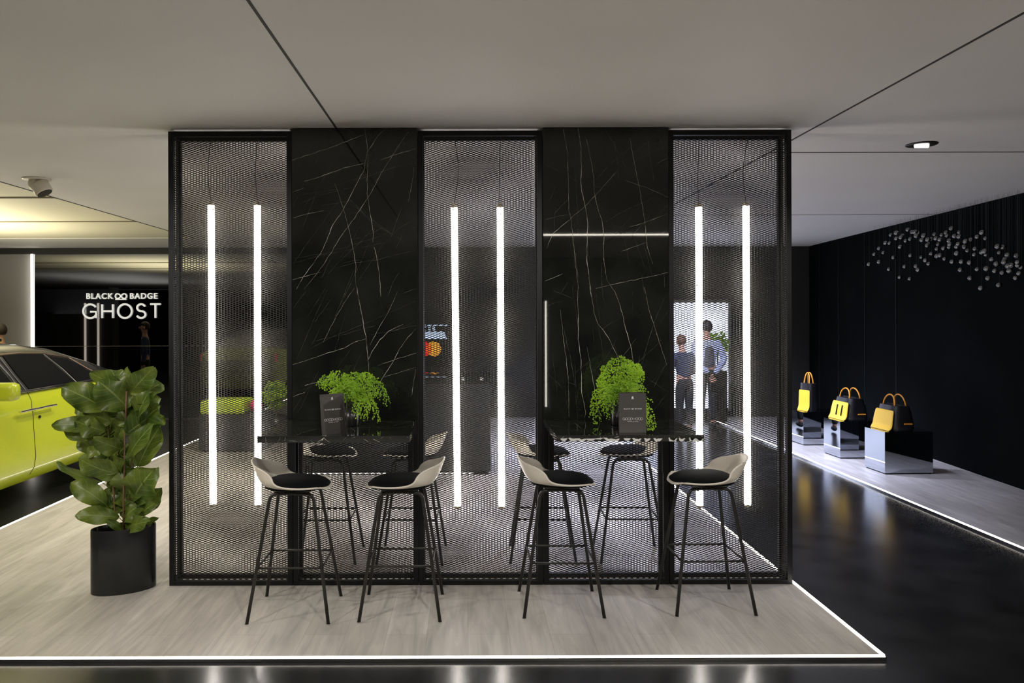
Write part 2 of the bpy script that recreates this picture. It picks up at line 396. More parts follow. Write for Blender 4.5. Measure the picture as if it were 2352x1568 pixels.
sheetF = sheet_data('expanded_metal', TW * .6, WD - TW * .6, .02, HC - .025)
sheetL = sheet_data('expanded_metal', TW * .6, WD - TW * .6, .02, 1.06)
sheetS = sheet_data('expanded_metal_side', TW * .5, DEP - TW * .5, .02, HC - .025, ax='y')
def sheet(me, name, loc, parent, rot=0):
    o = bpy.data.objects.new(name, me); COL.objects.link(o); o.parent = parent; o.location = loc; o.rotation_euler = (0, rot, 0); return o
def frame_b(W, y0, ztop, label=None):
    b = B()
    b.box(0, TW, y0, y0 + TW, 0, ztop, bev=.0015).box(W - TW, W, y0, y0 + TW, 0, ztop, bev=.0015)
    b.box(TW, W - TW, y0, y0 + TW, 0, TW * .9, bev=.0015).box(TW, W - TW, y0, y0 + TW, ztop - TW, ztop, bev=.0015)
    return b
LABS = ['leftmost black mesh screen with two lit tubes, beside the potted fig plant', 'black marble-faced screen behind the left table',
        'middle black mesh screen between the two marble slabs', 'black marble-faced screen behind the right table, with a light line mirrored in it',
        'rightmost black mesh screen, standing over the floor light strip']
SCR = []
for i, (a, b_) in enumerate(edges):
    X0 = (a - 1073) * PX; W = (b_ - a) * PX
    zt = HC - .005 if i in (1, 3) else HC - .017
    marble = i in (1, 3)
    t = thing('marble_screen' if marble else 'mesh_screen', LABS[i], 'room divider', (X0, D, 0), 0, None)
    frame_b(W, 0, zt).obj('front_frame', M['frame'], t)
    frame_b(W, DEP - TW, zt).obj('rear_frame', M['frame'], t)
    for x in (0, W - TW):
        for z in (.0, zt - TW): B().box(x, x + TW, TW, DEP - TW, z, z + TW).obj('cross_bar', M['frame'], t)
    s = (W / WD)
    if marble:
        sheet(sheetL, 'front_mesh', (0, TW * .5, 0), t); sheet(sheetL, 'rear_mesh', (0, DEP - TW * .5, .004), t, R(.35))
    else:
        sheet(sheetF, 'front_mesh', (0, TW * .5, 0), t); sheet(sheetF, 'rear_mesh', (-.004, DEP - TW * .5, .003 * (i + 1)), t, R((.22, 0, -.3, 0, .26)[i]))
    if i == 0: sheet(sheetS, 'side_mesh', (TW * .5, 0, 0), t)
    if i == 4: sheet(sheetS, 'side_mesh', (W - TW * .5, 0, 0), t)
    SCR.append((t, X0, W))
# marble slabs with veins
c1 = lambda u, v: (380 + u / 3.92, 280 + v / 3.92)
c2 = lambda u, v: (380 + u / 3.92, 660 + v / 3.92)
c4 = lambda u, v: (940 + u / 3.92, 280 + v / 3.92)
c5 = lambda u, v: (940 + u / 3.92, 660 + v / 3.92)
VL = [(c1, 3, [(1800, 60), (1830, 300), (1820, 480), (1820, 650), (1850, 850), (1875, 1000), (1870, 1080)]), (c1, 3, [(1880, 1120), (1905, 1220), (1930, 1400), (1940, 1568)]),
 (c1, 3, [(1145, 340), (1330, 280), (1480, 230), (1640, 170), (1790, 110)]), (c1, 4, [(1250, 530), (1350, 505), (1460, 465), (1620, 410), (1790, 370)]), (c1, 2, [(1145, 630), (1250, 590)]),
 (c1, 3, [(1940, 340), (2050, 300), (2255, 240)]), (c1, 2.5, [(2190, 90), (2120, 190), (2050, 300), (1950, 450), (1850, 640), (1700, 870), (1580, 1030), (1420, 1290), (1250, 1500)]),
 (c1, 3.4, [(1990, 60), (1920, 120), (1870, 200), (1820, 270), (1790, 430), (1650, 700), (1590, 810), (1510, 920), (1450, 1070), (1400, 1180), (1240, 1390), (1180, 1500)]),
 (c1, 2.5, [(1530, 550), (1600, 760), (1650, 940), (1690, 1120), (1715, 1290), (1710, 1420), (1730, 1560)]), (c1, 2, [(2245, 410), (2220, 560), (2190, 720)]),
 (c1, 1.3, [(1145, 1280), (1300, 1060), (1450, 860), (1580, 680)]), (c1, 2, [(1145, 860), (1300, 820), (1430, 795)]), (c1, 1, [(1570, 600), (1700, 730), (1870, 910), (2040, 1010)]),
 (c1, 2, [(1145, 1415), (1260, 1385), (1400, 1345)]), (c1, 1.5, [(1540, 1310), (1700, 1265), (1900, 1240), (2255, 1150)]), (c1, 1, [(1145, 1270), (1400, 1195), (1650, 1150), (1900, 1100), (2100, 1060)]),
 (c1, 1.6, [(2255, 365), (2050, 410), (1880, 470), (1700, 530)]), (c1, 1, [(2255, 860), (2100, 960), (1960, 1100), (1730, 1440)]), (c1, 1, [(1510, 370), (1440, 490), (1330, 640), (1230, 800)]),
 (c1, 1.2, [(2120, 1330), (2050, 1440), (2000, 1568)]), (c1, 1, [(1145, 760), (1230, 590), (1300, 450), (1390, 310)]), (c1, 1, [(1660, 720), (1820, 850), (2150, 1080)]),
 (c2, 3.4, [(1725, 0), (1760, 200), (1800, 420), (1820, 600), (1830, 760)]), (c2, 3.6, [(1145, 690), (1340, 630), (1450, 590), (1600, 545), (1700, 490), (1800, 460)]),
 (c2, 3.6, [(2140, 330), (2010, 390), (1930, 470), (1860, 570), (1820, 660)]), (c2, 2.6, [(2255, 370), (2180, 450), (2110, 550), (2040, 680), (1960, 800), (1870, 960)]),
 (c2, 2, [(1700, 0), (1600, 150), (1500, 330), (1420, 490)]), (c2, 1.4, [(1455, 20), (1350, 250), (1260, 460), (1180, 640)]), (c2, 2.6, [(2255, 590), (2120, 630), (2000, 670), (1910, 700)]),
 (c2, 2, [(2255, 715), (2050, 780), (1960, 805)]), (c2, 3, [(1250, 880), (1400, 840), (1480, 800)]), (c2, 2, [(2250, 740), (2215, 970)]), (c2, 1.8, [(2090, 40), (2000, 230), (1900, 400), (1840, 520)]),
 (c2, 1.6, [(1270, 20), (1145, 190)]), (c2, 1.6, [(1830, 1030), (1840, 1160)]), (c2, 2.2, [(1145, 980), (1250, 940)]), (c2, 1, [(2255, 120), (2050, 210), (1800, 320), (1500, 440), (1300, 550)]),
 (c2, 1.4, [(1930, 0), (1945, 190)]), (c2, 1, [(2255, 300), (2050, 390), (1850, 420)]), (c2, 1, [(1145, 1110), (1260, 930), (1330, 840)])]
VR = [(c4, 3.6, [(1525, 60), (1550, 230), (1555, 400), (1550, 590), (1590, 770), (1610, 900), (1605, 1100), (1600, 1250), (1640, 1568)]),
 (c4, 2.8, [(1600, 160), (1640, 350), (1665, 500), (1670, 640), (1710, 820), (1740, 900), (1755, 1050), (1750, 1230), (1780, 1430), (1870, 1560)]),
 (c4, 2.8, [(1990, 150), (2030, 370), (2070, 570), (2105, 780), (2130, 960), (2145, 1130), (2190, 1280)]), (c4, 2.2, [(1390, 50), (1430, 300), (1435, 480), (1440, 800), (1460, 900), (1480, 1080), (1500, 1300), (1525, 1500)]),
 (c4, 1, [(1210, 885), (1350, 850), (1500, 825)]), (c4, 2, [(1450, 870), (1580, 770), (1730, 610), (1880, 440)]), (c4, 1.8, [(2330, 330), (2230, 380)]), (c4, 2, [(1950, 530), (2150, 600), (2330, 680)]),
 (c4, 2.8, [(2330, 1360), (2200, 1390), (2000, 1430), (1680, 1500)]), (c4, 2, [(2330, 830), (2120, 910), (1990, 950)]), (c4, 1.4, [(1750, 50), (1850, 200), (1980, 480)]),
 (c4, 2, [(1210, 1440), (1380, 1370)]), (c4, 2, [(1910, 1170), (2130, 1090)]), (c4, 1, [(1600, 600), (1730, 580), (1880, 560)]), (c4, 2.2, [(1240, 1140), (1290, 1010), (1400, 920), (1470, 860)]),
 (c4, 1, [(2240, 60), (2280, 200), (2330, 400)]), (c4, 1.2, [(1210, 380), (1400, 470), (1520, 540)]), (c4, 1, [(2120, 660), (2330, 600)]), (c4, 1, [(1490, 400), (1510, 600), (1520, 800), (1520, 1040)]),
 (c5, 3.2, [(1520, 0), (1515, 130), (1525, 240), (1520, 470), (1545, 650), (1550, 950), (1585, 1120), (1560, 1330)]), (c5, 2.6, [(1625, 0), (1670, 250), (1700, 330), (1790, 450), (1890, 660)]),
 (c5, 2.6, [(1850, 30), (1900, 170), (1950, 380), (1990, 520), (2030, 730), (2060, 890)]), (c5, 2.2, [(2120, 0), (2160, 210), (2210, 360), (2260, 530), (2320, 700)]),
 (c5, 1.5, [(2300, 90), (2200, 330), (2090, 700)]), (c5, 2, [(1360, 200), (1400, 560), (1430, 800), (1435, 1170)]), (c5, 2.2, [(1600, 540), (1660, 880), (1710, 1160), (1690, 1290)]),
 (c5, 1.6, [(1300, 30), (1470, 100)]), (c5, 1.3, [(1225, 165), (1390, 120)]), (c5, 1.6, [(2320, 680), (2200, 900)]), (c5, 1.4, [(1420, 850), (1515, 890)]), (c5, 1.2, [(1490, 700), (1500, 1000), (1515, 1200)]),
 (c5, 1, [(1250, 780), (1390, 920)]), (c5, 1.4, [(2190, 1120), (2330, 950)]), (c5, 1, [(1700, 330), (1750, 640)]), (c5, 1, [(2100, 790), (2330, 950)])]
def ribbons(b, polys, y, x0, x1, z0, z1, k=1.0, tomap=None):
    for pts, wd, mi in polys:
        # resample with jitter
        fine = []
        for (p, q) in zip(pts[:-1], pts[1:]):
            L_ = (q - p).length; nn = max(2, int(L_ / .012))
            for i in range(nn): fine.append(p.lerp(q, i / nn))
        fine.append(pts[-1])
        N = len(fine); Vv = []
        for i, p in enumerate(fine):
            j = Vector((noise.noise(Vector((p.x * 30, p.y * 30, 1.7))), noise.noise(Vector((p.x * 30, p.y * 30, 9.1))))) * .0035
            t_ = (fine[min(i + 1, N - 1)] - fine[max(i - 1, 0)]).normalized(); nn_ = Vector((-t_.y, t_.x))
            ww = wd * k * (.45 + .75 * abs(noise.noise(Vector((p.x * 14, p.y * 14, 4.2))) + .35)) * (.25 + .75 * math.sin(math.pi * min(max(i / max(N - 1, 1), .02), .98)) ** .4)
            c = p + j
            Vv.append((c + nn_ * ww / 2, c - nn_ * ww / 2))
        W_ = []; F_ = []; ins = []
        for a_, c_ in Vv:
            for q in (a_, c_):
                ins.append(x0 < q.x < x1 and z0 < q.y < z1)
                W_.append((q.x, y, q.y) if tomap is None else tomap(q))
        for i in range(N - 1):
            if all(ins[2 * i + e] for e in range(4)): F_.append((2 * i, 2 * i + 2, 2 * i + 3, 2 * i + 1))
        b.add(W_, F_, mi)
ZS = 1.058
def slab(i, VV):
    t, X0, W = SCR[i]
    b = B().box(0, W, -.012, 0.0, ZS - .01, HC - .004)
    polys = []
    for cf, wd, pts in VV:
        q = []
        for u, v in pts:
            px, py = cf(u, v); p = P(px, py, D - .012); q.append(Vector((p.x - X0, p.z)))
        polys.append((q, wd * .00088, 1 if wd >= 1.7 else 2))
    for k in range(44):          # faint hairlines
        x = rnd.uniform(0, W); z = rnd.uniform(ZS, HC); a_ = rnd.choice((rnd.uniform(.9, 1.25), rnd.uniform(.15, .4))) if i == 1 else rnd.choice((rnd.uniform(1.6, 1.9), rnd.uniform(.5, 1.0)))
        l_ = rnd.uniform(.1, .4); pts = [Vector((x, z))]
        for s in range(4): a_ += rnd.uniform(-.12, .12); pts.append(pts[-1] + Vector((math.cos(a_), math.sin(a_))) * l_ / 4)
        polys.append((pts, rnd.choice((.0007, .001, .0014)), 2))
    ribbons(b, polys, -.01225, 0.002, W - .002, ZS, HC - .006)
    b.obj('marble_slab', [M['marble'], M['vein'], M['veinf']], t)
slab(1, VL); slab(3, VR)

# ------------------------------------------------------------------ lit tubes hanging inside the mesh screens
YT = D + DEP * .52
tubes = [(485.5, 488.5, 470, 1155, 'left'), (592, 591.5, 471, 1157, 'right'), (1044, 1050, 477, 1161, 'left'), (1149.5, 1151, 477, 1162, 'right'), (1605.5, 1606, 477, 1161, 'left'), (1714, 1716, 475, 1160, 'right')]
WH = ['leftmost', 'middle', 'rightmost']
for k, (xa, xb, ya, yb, sd) in enumerate(tubes):
    pt = P(xa, ya, YT); pb = P(xb, yb, YT)
    t = thing('tube_pendant', 'lit tube lamp hanging upright, %s one of the pair in the %s mesh screen' % (sd, WH[k // 2]), 'lamp', (pb.x, YT, pb.z), 0, 'lit tubes inside the mesh screens')
    d = pt - pb
    B().tube([(0, 0, 0), d], .0212, 20).obj('light_tube', M['tube'], t, True)
    u = d.normalized()
    B().tube([d, d + u * .016], .020, 16).tube([d + u * .016, d + u * .03], .009, 12).obj('top_cap', M['brass'], t)
    B().tube([-u * .014, (0, 0, 0)], .020, 16).tube([-u * .022, -u * .014], .009, 12).obj('bottom_cap', M['brass'], t)
    top = HC - .02 - pb.z; z0 = d.z + .03
    ox = [-.004, 0.0, .018, 0.006, .006, .02][k]; bw = [-.018, -.012, .022, -.006, -.006, -.022][k]
    pts = []
    for i in range(15):
        f = i / 14; pts.append((d.x + u.x * .03 + ox * f * .6 + bw * math.sin(math.pi * f * 1.15), .0, z0 + (top - z0) * f))
    B().tube(pts, .0022, 6).obj('cable', M['cable'], t)

# ------------------------------------------------------------------ tables
def table(x0, x1, label, glow):
    yf, yb, zt, th = 4.285, D - .0136, 1.0565, .036
    t = thing('bar_table', label, 'table', ((x0 + x1) / 2, (yf + yb) / 2, 0))
    cx, cy = (x0 + x1) / 2, (yf + yb) / 2; a = (x1 - x0) / 2; d = (yb - yf) / 2
    b = B()
    prof = [(-d + .004, zt), (-d, zt - .004), (-d, zt - th * .45), (-d + .012, zt - th)] if glow else [(-d + .004, zt), (-d, zt - .004), (-d, zt - th * .5), (-d + .001, zt - th)]
    prof = [(p, z) for p, z in prof] + [(d, zt - th), (d, zt)]
    N = 260; V = []; F = []
    for i in range(N + 1):
        x = -a + 2 * a * i / N
        for q, (y, z) in enumerate(prof):
            dz = dyy = 0
            wv = .005 * noise.noise(Vector((x * 11, 3, 1))) + .003 * noise.noise(Vector((x * 26, 7, 1)))
            if q == 2 and glow: dz = wv
            if q == 3 and glow: dyy = .606 * wv + .00035 * noise.noise(Vector((x * 13, 1, 5)))
            V.append((x, y + dyy, z + dz))
    m_ = len(prof)
    for i in range(N):
        for q in range(m_): F.append((i * m_ + q, i * m_ + (q + 1) % m_, (i + 1) * m_ + (q + 1) % m_, (i + 1) * m_ + q))
    F.append(tuple(range(m_))); F.append(tuple(N * m_ + q for q in range(m_))[::-1])
    b.add(V, F, 0)
    polys = []
    for k in range(34):
        x = rnd.uniform(-a, a); y = rnd.uniform(-d, d); an = rnd.uniform(0, 3.14); pts = [Vector((x, y))]
        for s in range(5): an += rnd.uniform(-.3, .3); pts.append(pts[-1] + Vector((math.cos(an), math.sin(an))) * rnd.uniform(.02, .08))
        polys.append((pts, rnd.choice((.0008, .0014, .002)), rnd.choice((1, 2, 2))))
    ribbons(b, polys, 0, -a + .004, a - .004, -d + .006, d - .004, tomap=lambda q: (q.x, q.y, zt + .0003))
    polys = []
    for k in range(20):
        x = rnd.uniform(-a, a); an = rnd.choice((.4, -.7, 1.2, 2.4)) + rnd.uniform(-.3, .3); pts = [Vector((x, rnd.uniform(zt - th, zt)))]
        for s in range(3): an += rnd.uniform(-.4, .4); pts.append(pts[-1] + Vector((math.cos(an), math.sin(an))) * .014)
        polys.append((pts, rnd.choice((.001, .002)), 1))
    ribbons(b, polys, -d - .0003, -a + .002, a - .002, zt - th * (.44 if glow else .95), zt - .005)
    b.obj('tabletop', [M['marble'], M['vein'], M['veinf']], t)
    B().box(-a + .03, a - .03, d - .25, d, zt - th - .012, zt - th - .0005).box(-a + .03, -a + .06, d - .03, d, zt - th - .3, zt - th - .012).box(a - .06, a - .03, d - .03, d, zt - th - .3, zt - th - .012).obj('support_bracket', M['frame'], t)
    return t
table(-1.150, -.316, 'black marble bar table fixed to the left marble slab', False)
table(.485, 1.293, 'black marble bar table with a glowing lower edge, fixed to the right marble slab', True)

# ------------------------------------------------------------------ writing
def text_mesh(b, s, h, loc, ax=(1, 0, 0), up=(0, 0, 1), align='CENTER', spacing=1.0, ext=.001, off=0.0, mi=0):
    cu = bpy.data.curves.new('lettering', 'FONT'); cu.body = s; cu.size = h * 1.37; cu.align_x = align; cu.space_character = spacing; cu.offset = off
    o = bpy.data.objects.new('lettering', cu); COL.objects.link(o)
    dg = bpy.context.evaluated_depsgraph_get(); me = bpy.data.meshes.new_from_object(o.evaluated_get(dg))
    ax = Vector(ax); up = Vector(up); V = [Vector(loc) + ax * v.co.x + up * v.co.y for v in me.vertices]
    b.add(V, [tuple(p.vertices) for p in me.polygons], mi)
    bpy.data.objects.remove(o); bpy.data.curves.remove(cu); bpy.data.meshes.remove(me)
def arc(cx, cy, rx, ry, a0, a1, n=26): return [(cx + rx * math.cos(R(a0 + (a1 - a0) * i / n)), cy + ry * math.sin(R(a0 + (a1 - a0) * i / n))) for i in range(n + 1)]
GL = {'G': (1.0, [arc(.5, .5, .5, .5, 38, 328) , [(.93, .0), (.93, .46), (.52, .46)]]),
      'H': (.78, [[(0, 0), (0, 1)], [(.78, 0), (.78, 1)], [(0, .5), (.78, .5)]]),
      'O': (1.0, [arc(.5, .5, .5, .5, 0, 360, 36)]),
      'S': (.62, [arc(.31, .75, .29, .25, 20, 270, 18)[:-1] + arc(.31, .25, .31, .25, 90, -160, 18)]),
      'T': (.72, [[(.36, 0), (.36, 1)], [(0, 1), (.72, 1)]]),
      'D': (.85, [[(0, 0), (0, 1), (.35, 1)] + arc(.35, .5, .5, .5, 90, -90, 18) + [(.35, 0), (0, 0)]]),
      'W': (1.2, [[(0, 1), (.3, 0), (.6, .95), (.9, 0), (1.2, 1)]]),
      '8': (2.0, [[(1 + .95 * math.cos(t_) / (1 + math.sin(t_) ** 2) * 1.05, .58 + 1.25 * math.sin(t_) * math.cos(t_) / (1 + math.sin(t_) ** 2)) for t_ in [2 * math.pi * i / 48 for i in range(49)]], [(.05, 0), (1.95, 0)]])}
def strokes(b, word, h, loc, gap, r, mi=0, n=6, ax=(1, 0, 0), up=(0, 0, 1)):
    tot = sum(GL[c][0] for c in word) * h + gap * (len(word) - 1); x = -tot / 2; ax = Vector(ax); up = Vector(up); loc = Vector(loc)
    for c in word:
        wd, sts = GL[c]
        for s in sts: b.tube([loc + ax * (x + px * h) + up * (pz * h) for px, pz in s], r, n, mi)
        x += wd * h + gap
YS = YB - .062
sg = thing('wall_lettering', 'off-white wall lettering reading BLACK BADGE GHOST on the smoked mirror', 'sign', (P(276, 0, YS).x, YS, 1.7))
z1 = H - (683.5 - 730) * YS / FPX - 1.7; z2 = H - (728 - 730) * YS / FPX - 1.7
s1 = B()
text_mesh(s1, 'BLACK', .098, (P(259.5, 0, YS).x - sg.location.x, -.01, z1), align='RIGHT', spacing=1.16, off=.0035); s1.obj('small_lettering', M['signw'], sg); s1 = B()
text_mesh(s1, 'BADGE', .098, (P(298, 0, YS).x - sg.location.x, -.01, z1), align='LEFT', spacing=1.16, off=.0035)
s1.obj('small_lettering', M['signw'], sg)
s2 = B(); strokes(s2, '8', .095, (P(278, 0, YS).x - sg.location.x, -.008, z1 - .012), 0, .0105); s2.obj('loop_symbol', M['signw'], sg)
s3 = B(); strokes(s3, 'GHOST', .235, (P(280, 0, YS).x - sg.location.x, -.006, z2), .086, .0165, n=8); s3.obj('large_letters', M['signw'], sg, True)

# table cards
def card(px, y, rz, label, tilt, rear):
    z0 = 1.0573; x = (px - 1073) * y / FPX
    t = thing('table_card', label, 'card', (x, y, z0), rz)
    w_, h_ = .150, .224
    t.rotation_euler = (0, 0, rz)
    fl = B().box(0, w_, 0, .0012, 0, h_).obj('front_leaf', M['card'], t); fl.rotation_euler = (R(-tilt), 0, 0)
    if rear == 'vee':
        o = B().box(0, w_, 0, .0012, 0, h_ + .001).obj('rear_leaf', M['cardback'], t); o.location = (w_ + .0015, .001, 0); o.rotation_euler = (0, 0, R(-118))
    else:
        o = B().box(0, w_, 0, .0012, 0, h_ + .003).obj('rear_leaf', M['cardback'], t); o.location = (-.002, .004, 0); o.rotation_euler = (0, 0, R(16))
    cx = w_ / 2
    p1 = B(); text_mesh(p1, 'BLACK', .0072, (cx - .0125, -.0008, h_ * .60), align='RIGHT', spacing=1.35, off=.0002)
    p1.obj('badge_lettering', M['print'], fl)
    p1 = B(); text_mesh(p1, 'BADGE', .0072, (cx + .0125, -.0008, h_ * .60), align='LEFT', spacing=1.35, off=.0002)
    p1.obj('badge_lettering', M['print'], fl)
    p2 = B(); strokes(p2, '8', .0068, (cx, -.0006, h_ * .60), 0, .0007, n=4); p2.obj('loop_symbol', M['print'], fl)
    p3 = B(); strokes(p3, 'GOODWOOD', .0130, (cx, -.0006, h_ * .335), .0012, .0008, n=4); p3.obj('event_lettering', M['print'], fl)
    p4 = B(); text_mesh(p4, 'FESTIVAL OF SPEED', .0044, (cx, -.0008, h_ * .29), spacing=1.2, off=.0001); p4.obj('small_lettering', M['print'], fl)
    p5 = B(); text_mesh(p5, 'R', .0130, (cx - .0012, -.0008, h_ * .85), off=.0004); text_mesh(p5, 'R', .0130, (cx + .0014, -.0009, h_ * .865), off=.0003); p5.obj('monogram', M['print'], fl)
card(739, 4.30, R(38), 'glossy grey leaflet standing open on the left table, catching the light', 7, 'vee')
card(1422, 4.335, R(2), 'dark brown-grey leaflet standing on the right table before the fern', 1, 'back')

# ------------------------------------------------------------------ ferns in small pots
def fern(px, seed, fr, label, lab2):
    y = 4.70; x = (px - 1073) * y / FPX; z0 = 1.0568
    t = thing('potted_fern', label, 'potted plant', (x, y, z0))
    B().lathe((0, 0, 0), [(.047, 0), (.050, .004), (.050, .118), (.046, .118), (.045, .105), (.002, .105)], 32).obj('pot', M['potm'], t, True)
    rg = random.Random(seed); fo = B(); st = B()
    def leaflet(p, d, s):
        n_ = Vector((rg.uniform(-.6, .6), -1, rg.uniform(-.2, 1.0))).normalized(); d = (d - n_ * d.dot(n_)); d = d.normalized() if d.length > 1e-4 else Vector((0, 0, -1)); r_ = n_.cross(d)
        fo.add([p, p + d * s * .45 - r_ * s * .5, p + d * s * .85 - r_ * s * .42, p + d * s * 1.0 + n_ * s * .12, p + d * s * .85 + r_ * s * .42, p + d * s * .45 + r_ * s * .5], [(0, 1, 2, 3, 4, 5)])
    for (ex, ez, ey, lift) in fr:
        e = Vector((ex, ey, ez)); p0 = Vector((rg.uniform(-.02, .02), rg.uniform(-.02, .02), .10)); c = Vector((ex * .45, ey * .45, max(lift, ez * .6)))
        N = 16; cur = []
        for i in range(N + 1):
            f = i / N; cur.append(p0 * (1 - f) ** 2 + c * 2 * f * (1 - f) + e * f * f)
        st.tube(cur, [.0010 * (1 - .6 * i / N) for i in range(N + 1)], 4)
        for i in range(3, N + 1):
            tg = (cur[i] - cur[i - 1]).normalized(); ln = .055 * math.sin(math.pi * (i / N) ** .8 * .9 + .25) + .012
            for sgn in (-1, 1):
                pd = (tg * .55 + Vector((rg.uniform(-.4, .4), rg.uniform(-.7, .5), rg.uniform(-.5, .3))) + tg.cross(Vector((0, 1, 0))) * sgn * .9).normalized()
                q = cur[i].copy(); nl = 7
                for k in range(nl):
                    q = q + pd * ln / nl + Vector((0, 0, -.0012 * k)); q.z = max(q.z, .019)
                    leaflet(q, Vector((rg.uniform(-1, 1), rg.uniform(-.4, .2), rg.uniform(-1, .5))), rg.uniform(.0048, .0105))
    st.obj('stems', M['fernstem'], t); fo.obj('foliage', M['fern'], t)
M['potm'] = mat('brushed gunmetal pot', (.05, .05, .052), .28, .8)
rg = random.Random(11)
frL = [(-.185, .27, -.02, .34), (-.17, .25, .05, .33), (-.12, .30, 0, .36), (-.10, .19, -.08, .30), (.22, .16, 0, .38), (.20, .20, .05, .36), (.17, .06, -.05, .30), (.15, .13, -.08, .30), (.06, .09, -.10, .28), (.10, .08, -.08, .30), (.12, .30, .05, .33), (.04, .30, .05, .34), (-.04, .29, .06, .33), (-.06, .16, -.10, .30), (.03, .2, -.1, .3)] + \
      [(rg.uniform(-.13, .13), rg.uniform(.13, .30), rg.uniform(-.1, .09), rg.uniform(.26, .34)) for _ in range(8)]
frR = [(-.17, .08, -.03, .34), (-.15, .03, -.05, .32), (-.16, .14, 0, .34), (-.10, .12, -.08, .33), (-.08, .08, -.08, .3), (.14, .05, -.28, .40), (.12, .02, -.31, .40), (.105, .012, -.33, .38), (.15, .10, -.06, .34), (-.10, .34, 0, .40), (-.04, .38, .03, .42), (.02, .40, 0, .44), (.08, .37, .02, .42), (.13, .33, 0, .42), (.11, .30, -.05, .38), (-.12, .26, .02, .36), (.05, .34, -.05, .4)] + \
      [(rg.uniform(-.13, .13), rg.uniform(.12, .36), rg.uniform(-.1, .08), rg.uniform(.28, .38)) for _ in range(10)]
fern(805, 3, frL, 'bushy bright green fern in a small dark pot on the left table', '')
fern(1422, 5, frR, 'taller bright green fern with a trailing frond, in a metal pot on the right table', '')

# ------------------------------------------------------------------ bar stools
def stool_proto():
    t = thing('bar_stool', '', 'bar stool')
    # shell faces +X ; front lip at +.205 ; back at -.25
    prof = [(.206, .720), (.199, .729), (.165, .733), (.10, .729), (.0, .722), (-.09, .720), (-.15, .730), (-.19, .757), (-.215, .80), (-.234, .85), (-.248, .888)]
    wid = [.118, .152, .182, .196, .202, .202, .198, .188, .172, .146, .100]
    NV = 20; V = []; F = []
    for i, ((x, z), w_) in enumerate(zip(prof, wid)):
        f = i / (len(prof) - 1)
        for k in range(NV + 1):
            s = -1 + 2 * k / NV
            curl = abs(s) ** 2.6
            lift = (.018 + .05 * max(0, (f - .35) / .3) if f < .65 else .05 * (1 - f) / .35 + .0) * curl
            fwd = 0 if f < .45 else (.10 * min(1, (f - .45) / .25)) * curl * (1 if f < .8 else (1 - f) / .2 * .7 + .3)
            V.append((x + fwd - (.034 if i < 2 else .016 if i == 2 else 0) * abs(s) ** 3, w_ * s * (1 - .03 * curl), z + lift - (.030 * s * s if i == 10 else .014 * s * s if i == 9 else 0)))
    n_ = NV + 1
    for i in range(len(prof) - 1):
        for k in range(NV): F.append((i * n_ + k, i * n_ + k + 1, (i + 1) * n_ + k + 1, (i + 1) * n_ + k))
    sh = mesh_from('seat_shell', V, F, M['shell'], t, True)
    md = sh.modifiers.new('sub', 'SUBSURF'); md.levels = 1; md.render_levels = 2
    md = sh.modifiers.new('solid', 'SOLIDIFY'); md.thickness = .009; md.offset = 0
    # cushion
    V = []; F = []; NR, NA = 8, 36
    for r_ in range(NR + 1):
        f = r_ / NR
        for a_ in range(NA):
            an = 2 * math.pi * a_ / NA; ca, sa = math.cos(an), math.sin(an); e = 2.35
            rr = (abs(ca) ** e + abs(sa) ** e) ** (-1 / e)
            x = .012 + .188 * rr * ca * f; y = .176 * rr * sa * f * (1 if ca > 0 else 1 - .10 * ca * ca)
            z = .738 + .047 * (1 - f ** 2.8) ** .75 + (.012 * max(0, -ca) * f) + .006 * f * f * abs(sa)
            V.append((x, y, z))
    for r_ in range(NR):
        for a_ in range(NA): F.append((r_ * NA + a_, r_ * NA + (a_ + 1) % NA, (r_ + 1) * NA + (a_ + 1) % NA, (r_ + 1) * NA + a_))
    k0 = len(V)
    for a_ in range(NA):
        p = V[NR * NA + a_]; V.append((p[0] * .97, p[1] * .97, .729))
    for a_ in range(NA): F.append((NR * NA + a_, NR * NA + (a_ + 1) % NA, k0 + (a_ + 1) % NA, k0 + a_))
    F.append(tuple(k0 + a_ for a_ in range(NA)))
    mesh_from('cushion', V, F, M['cushion'], t, True)
    # legs: each side is an inverted U made of two legs that meet in the middle under the seat
    FX, FY, TX, TY, ZT = .226, .218, .128, .112, .703
    for sx in (-1, 1):
        for sy in (-1, 1):
            a = Vector((sx * FX, sy * FY, .008)); b_ = Vector((sx * TX, sy * TY, ZT - .045))
            pts = [a, a.lerp(b_, .5), b_]
            cx = Vector((sx * (TX - .045), sy * (TY - .005), ZT))
            crn = Vector((sx * (TX - .006), sy * (TY - .005), ZT))
            for i in range(1, 8):
                f = i / 8; pts.append(b_ * (1 - f) ** 2 + crn * 2 * f * (1 - f) + cx * f * f)
            pts += [cx, Vector((0.0, sy * (TY - .005), ZT + .004))]
            lg = B().tube(pts, .0098, 12).obj('leg', M['leg'], t, True)
            B().tube([(a.x, a.y, 0), (a.x, a.y, .009)], .0115, 14).obj('foot_cap', M['chrome'], lg)
    B().box(-.1, .1, -TY, -TY + .03, ZT + .002, ZT + .012).box(-.1, .1, TY - .03, TY, ZT + .002, ZT + .012).box(-.02, .02, -TY, TY, ZT + .003, ZT + .014).obj('seat_mount', M['leg'], t)
    f = (.30 - .008) / (ZT - .045 - .008); X = FX + (TX - FX) * f; Y = FY + (TY - FY) * f; z = .302
    fr = B()
    for (p, q) in (((-X, -Y), (X, -Y)), ((X, -Y), (X, Y)), ((X, Y), (-X, Y)), ((-X, Y), (-X, -Y))): fr.tube([(*p, z), (*q, z)], .0062, 10)
    fr.obj('footrest', M['leg'], t, True)
    return t
proto = stool_proto()
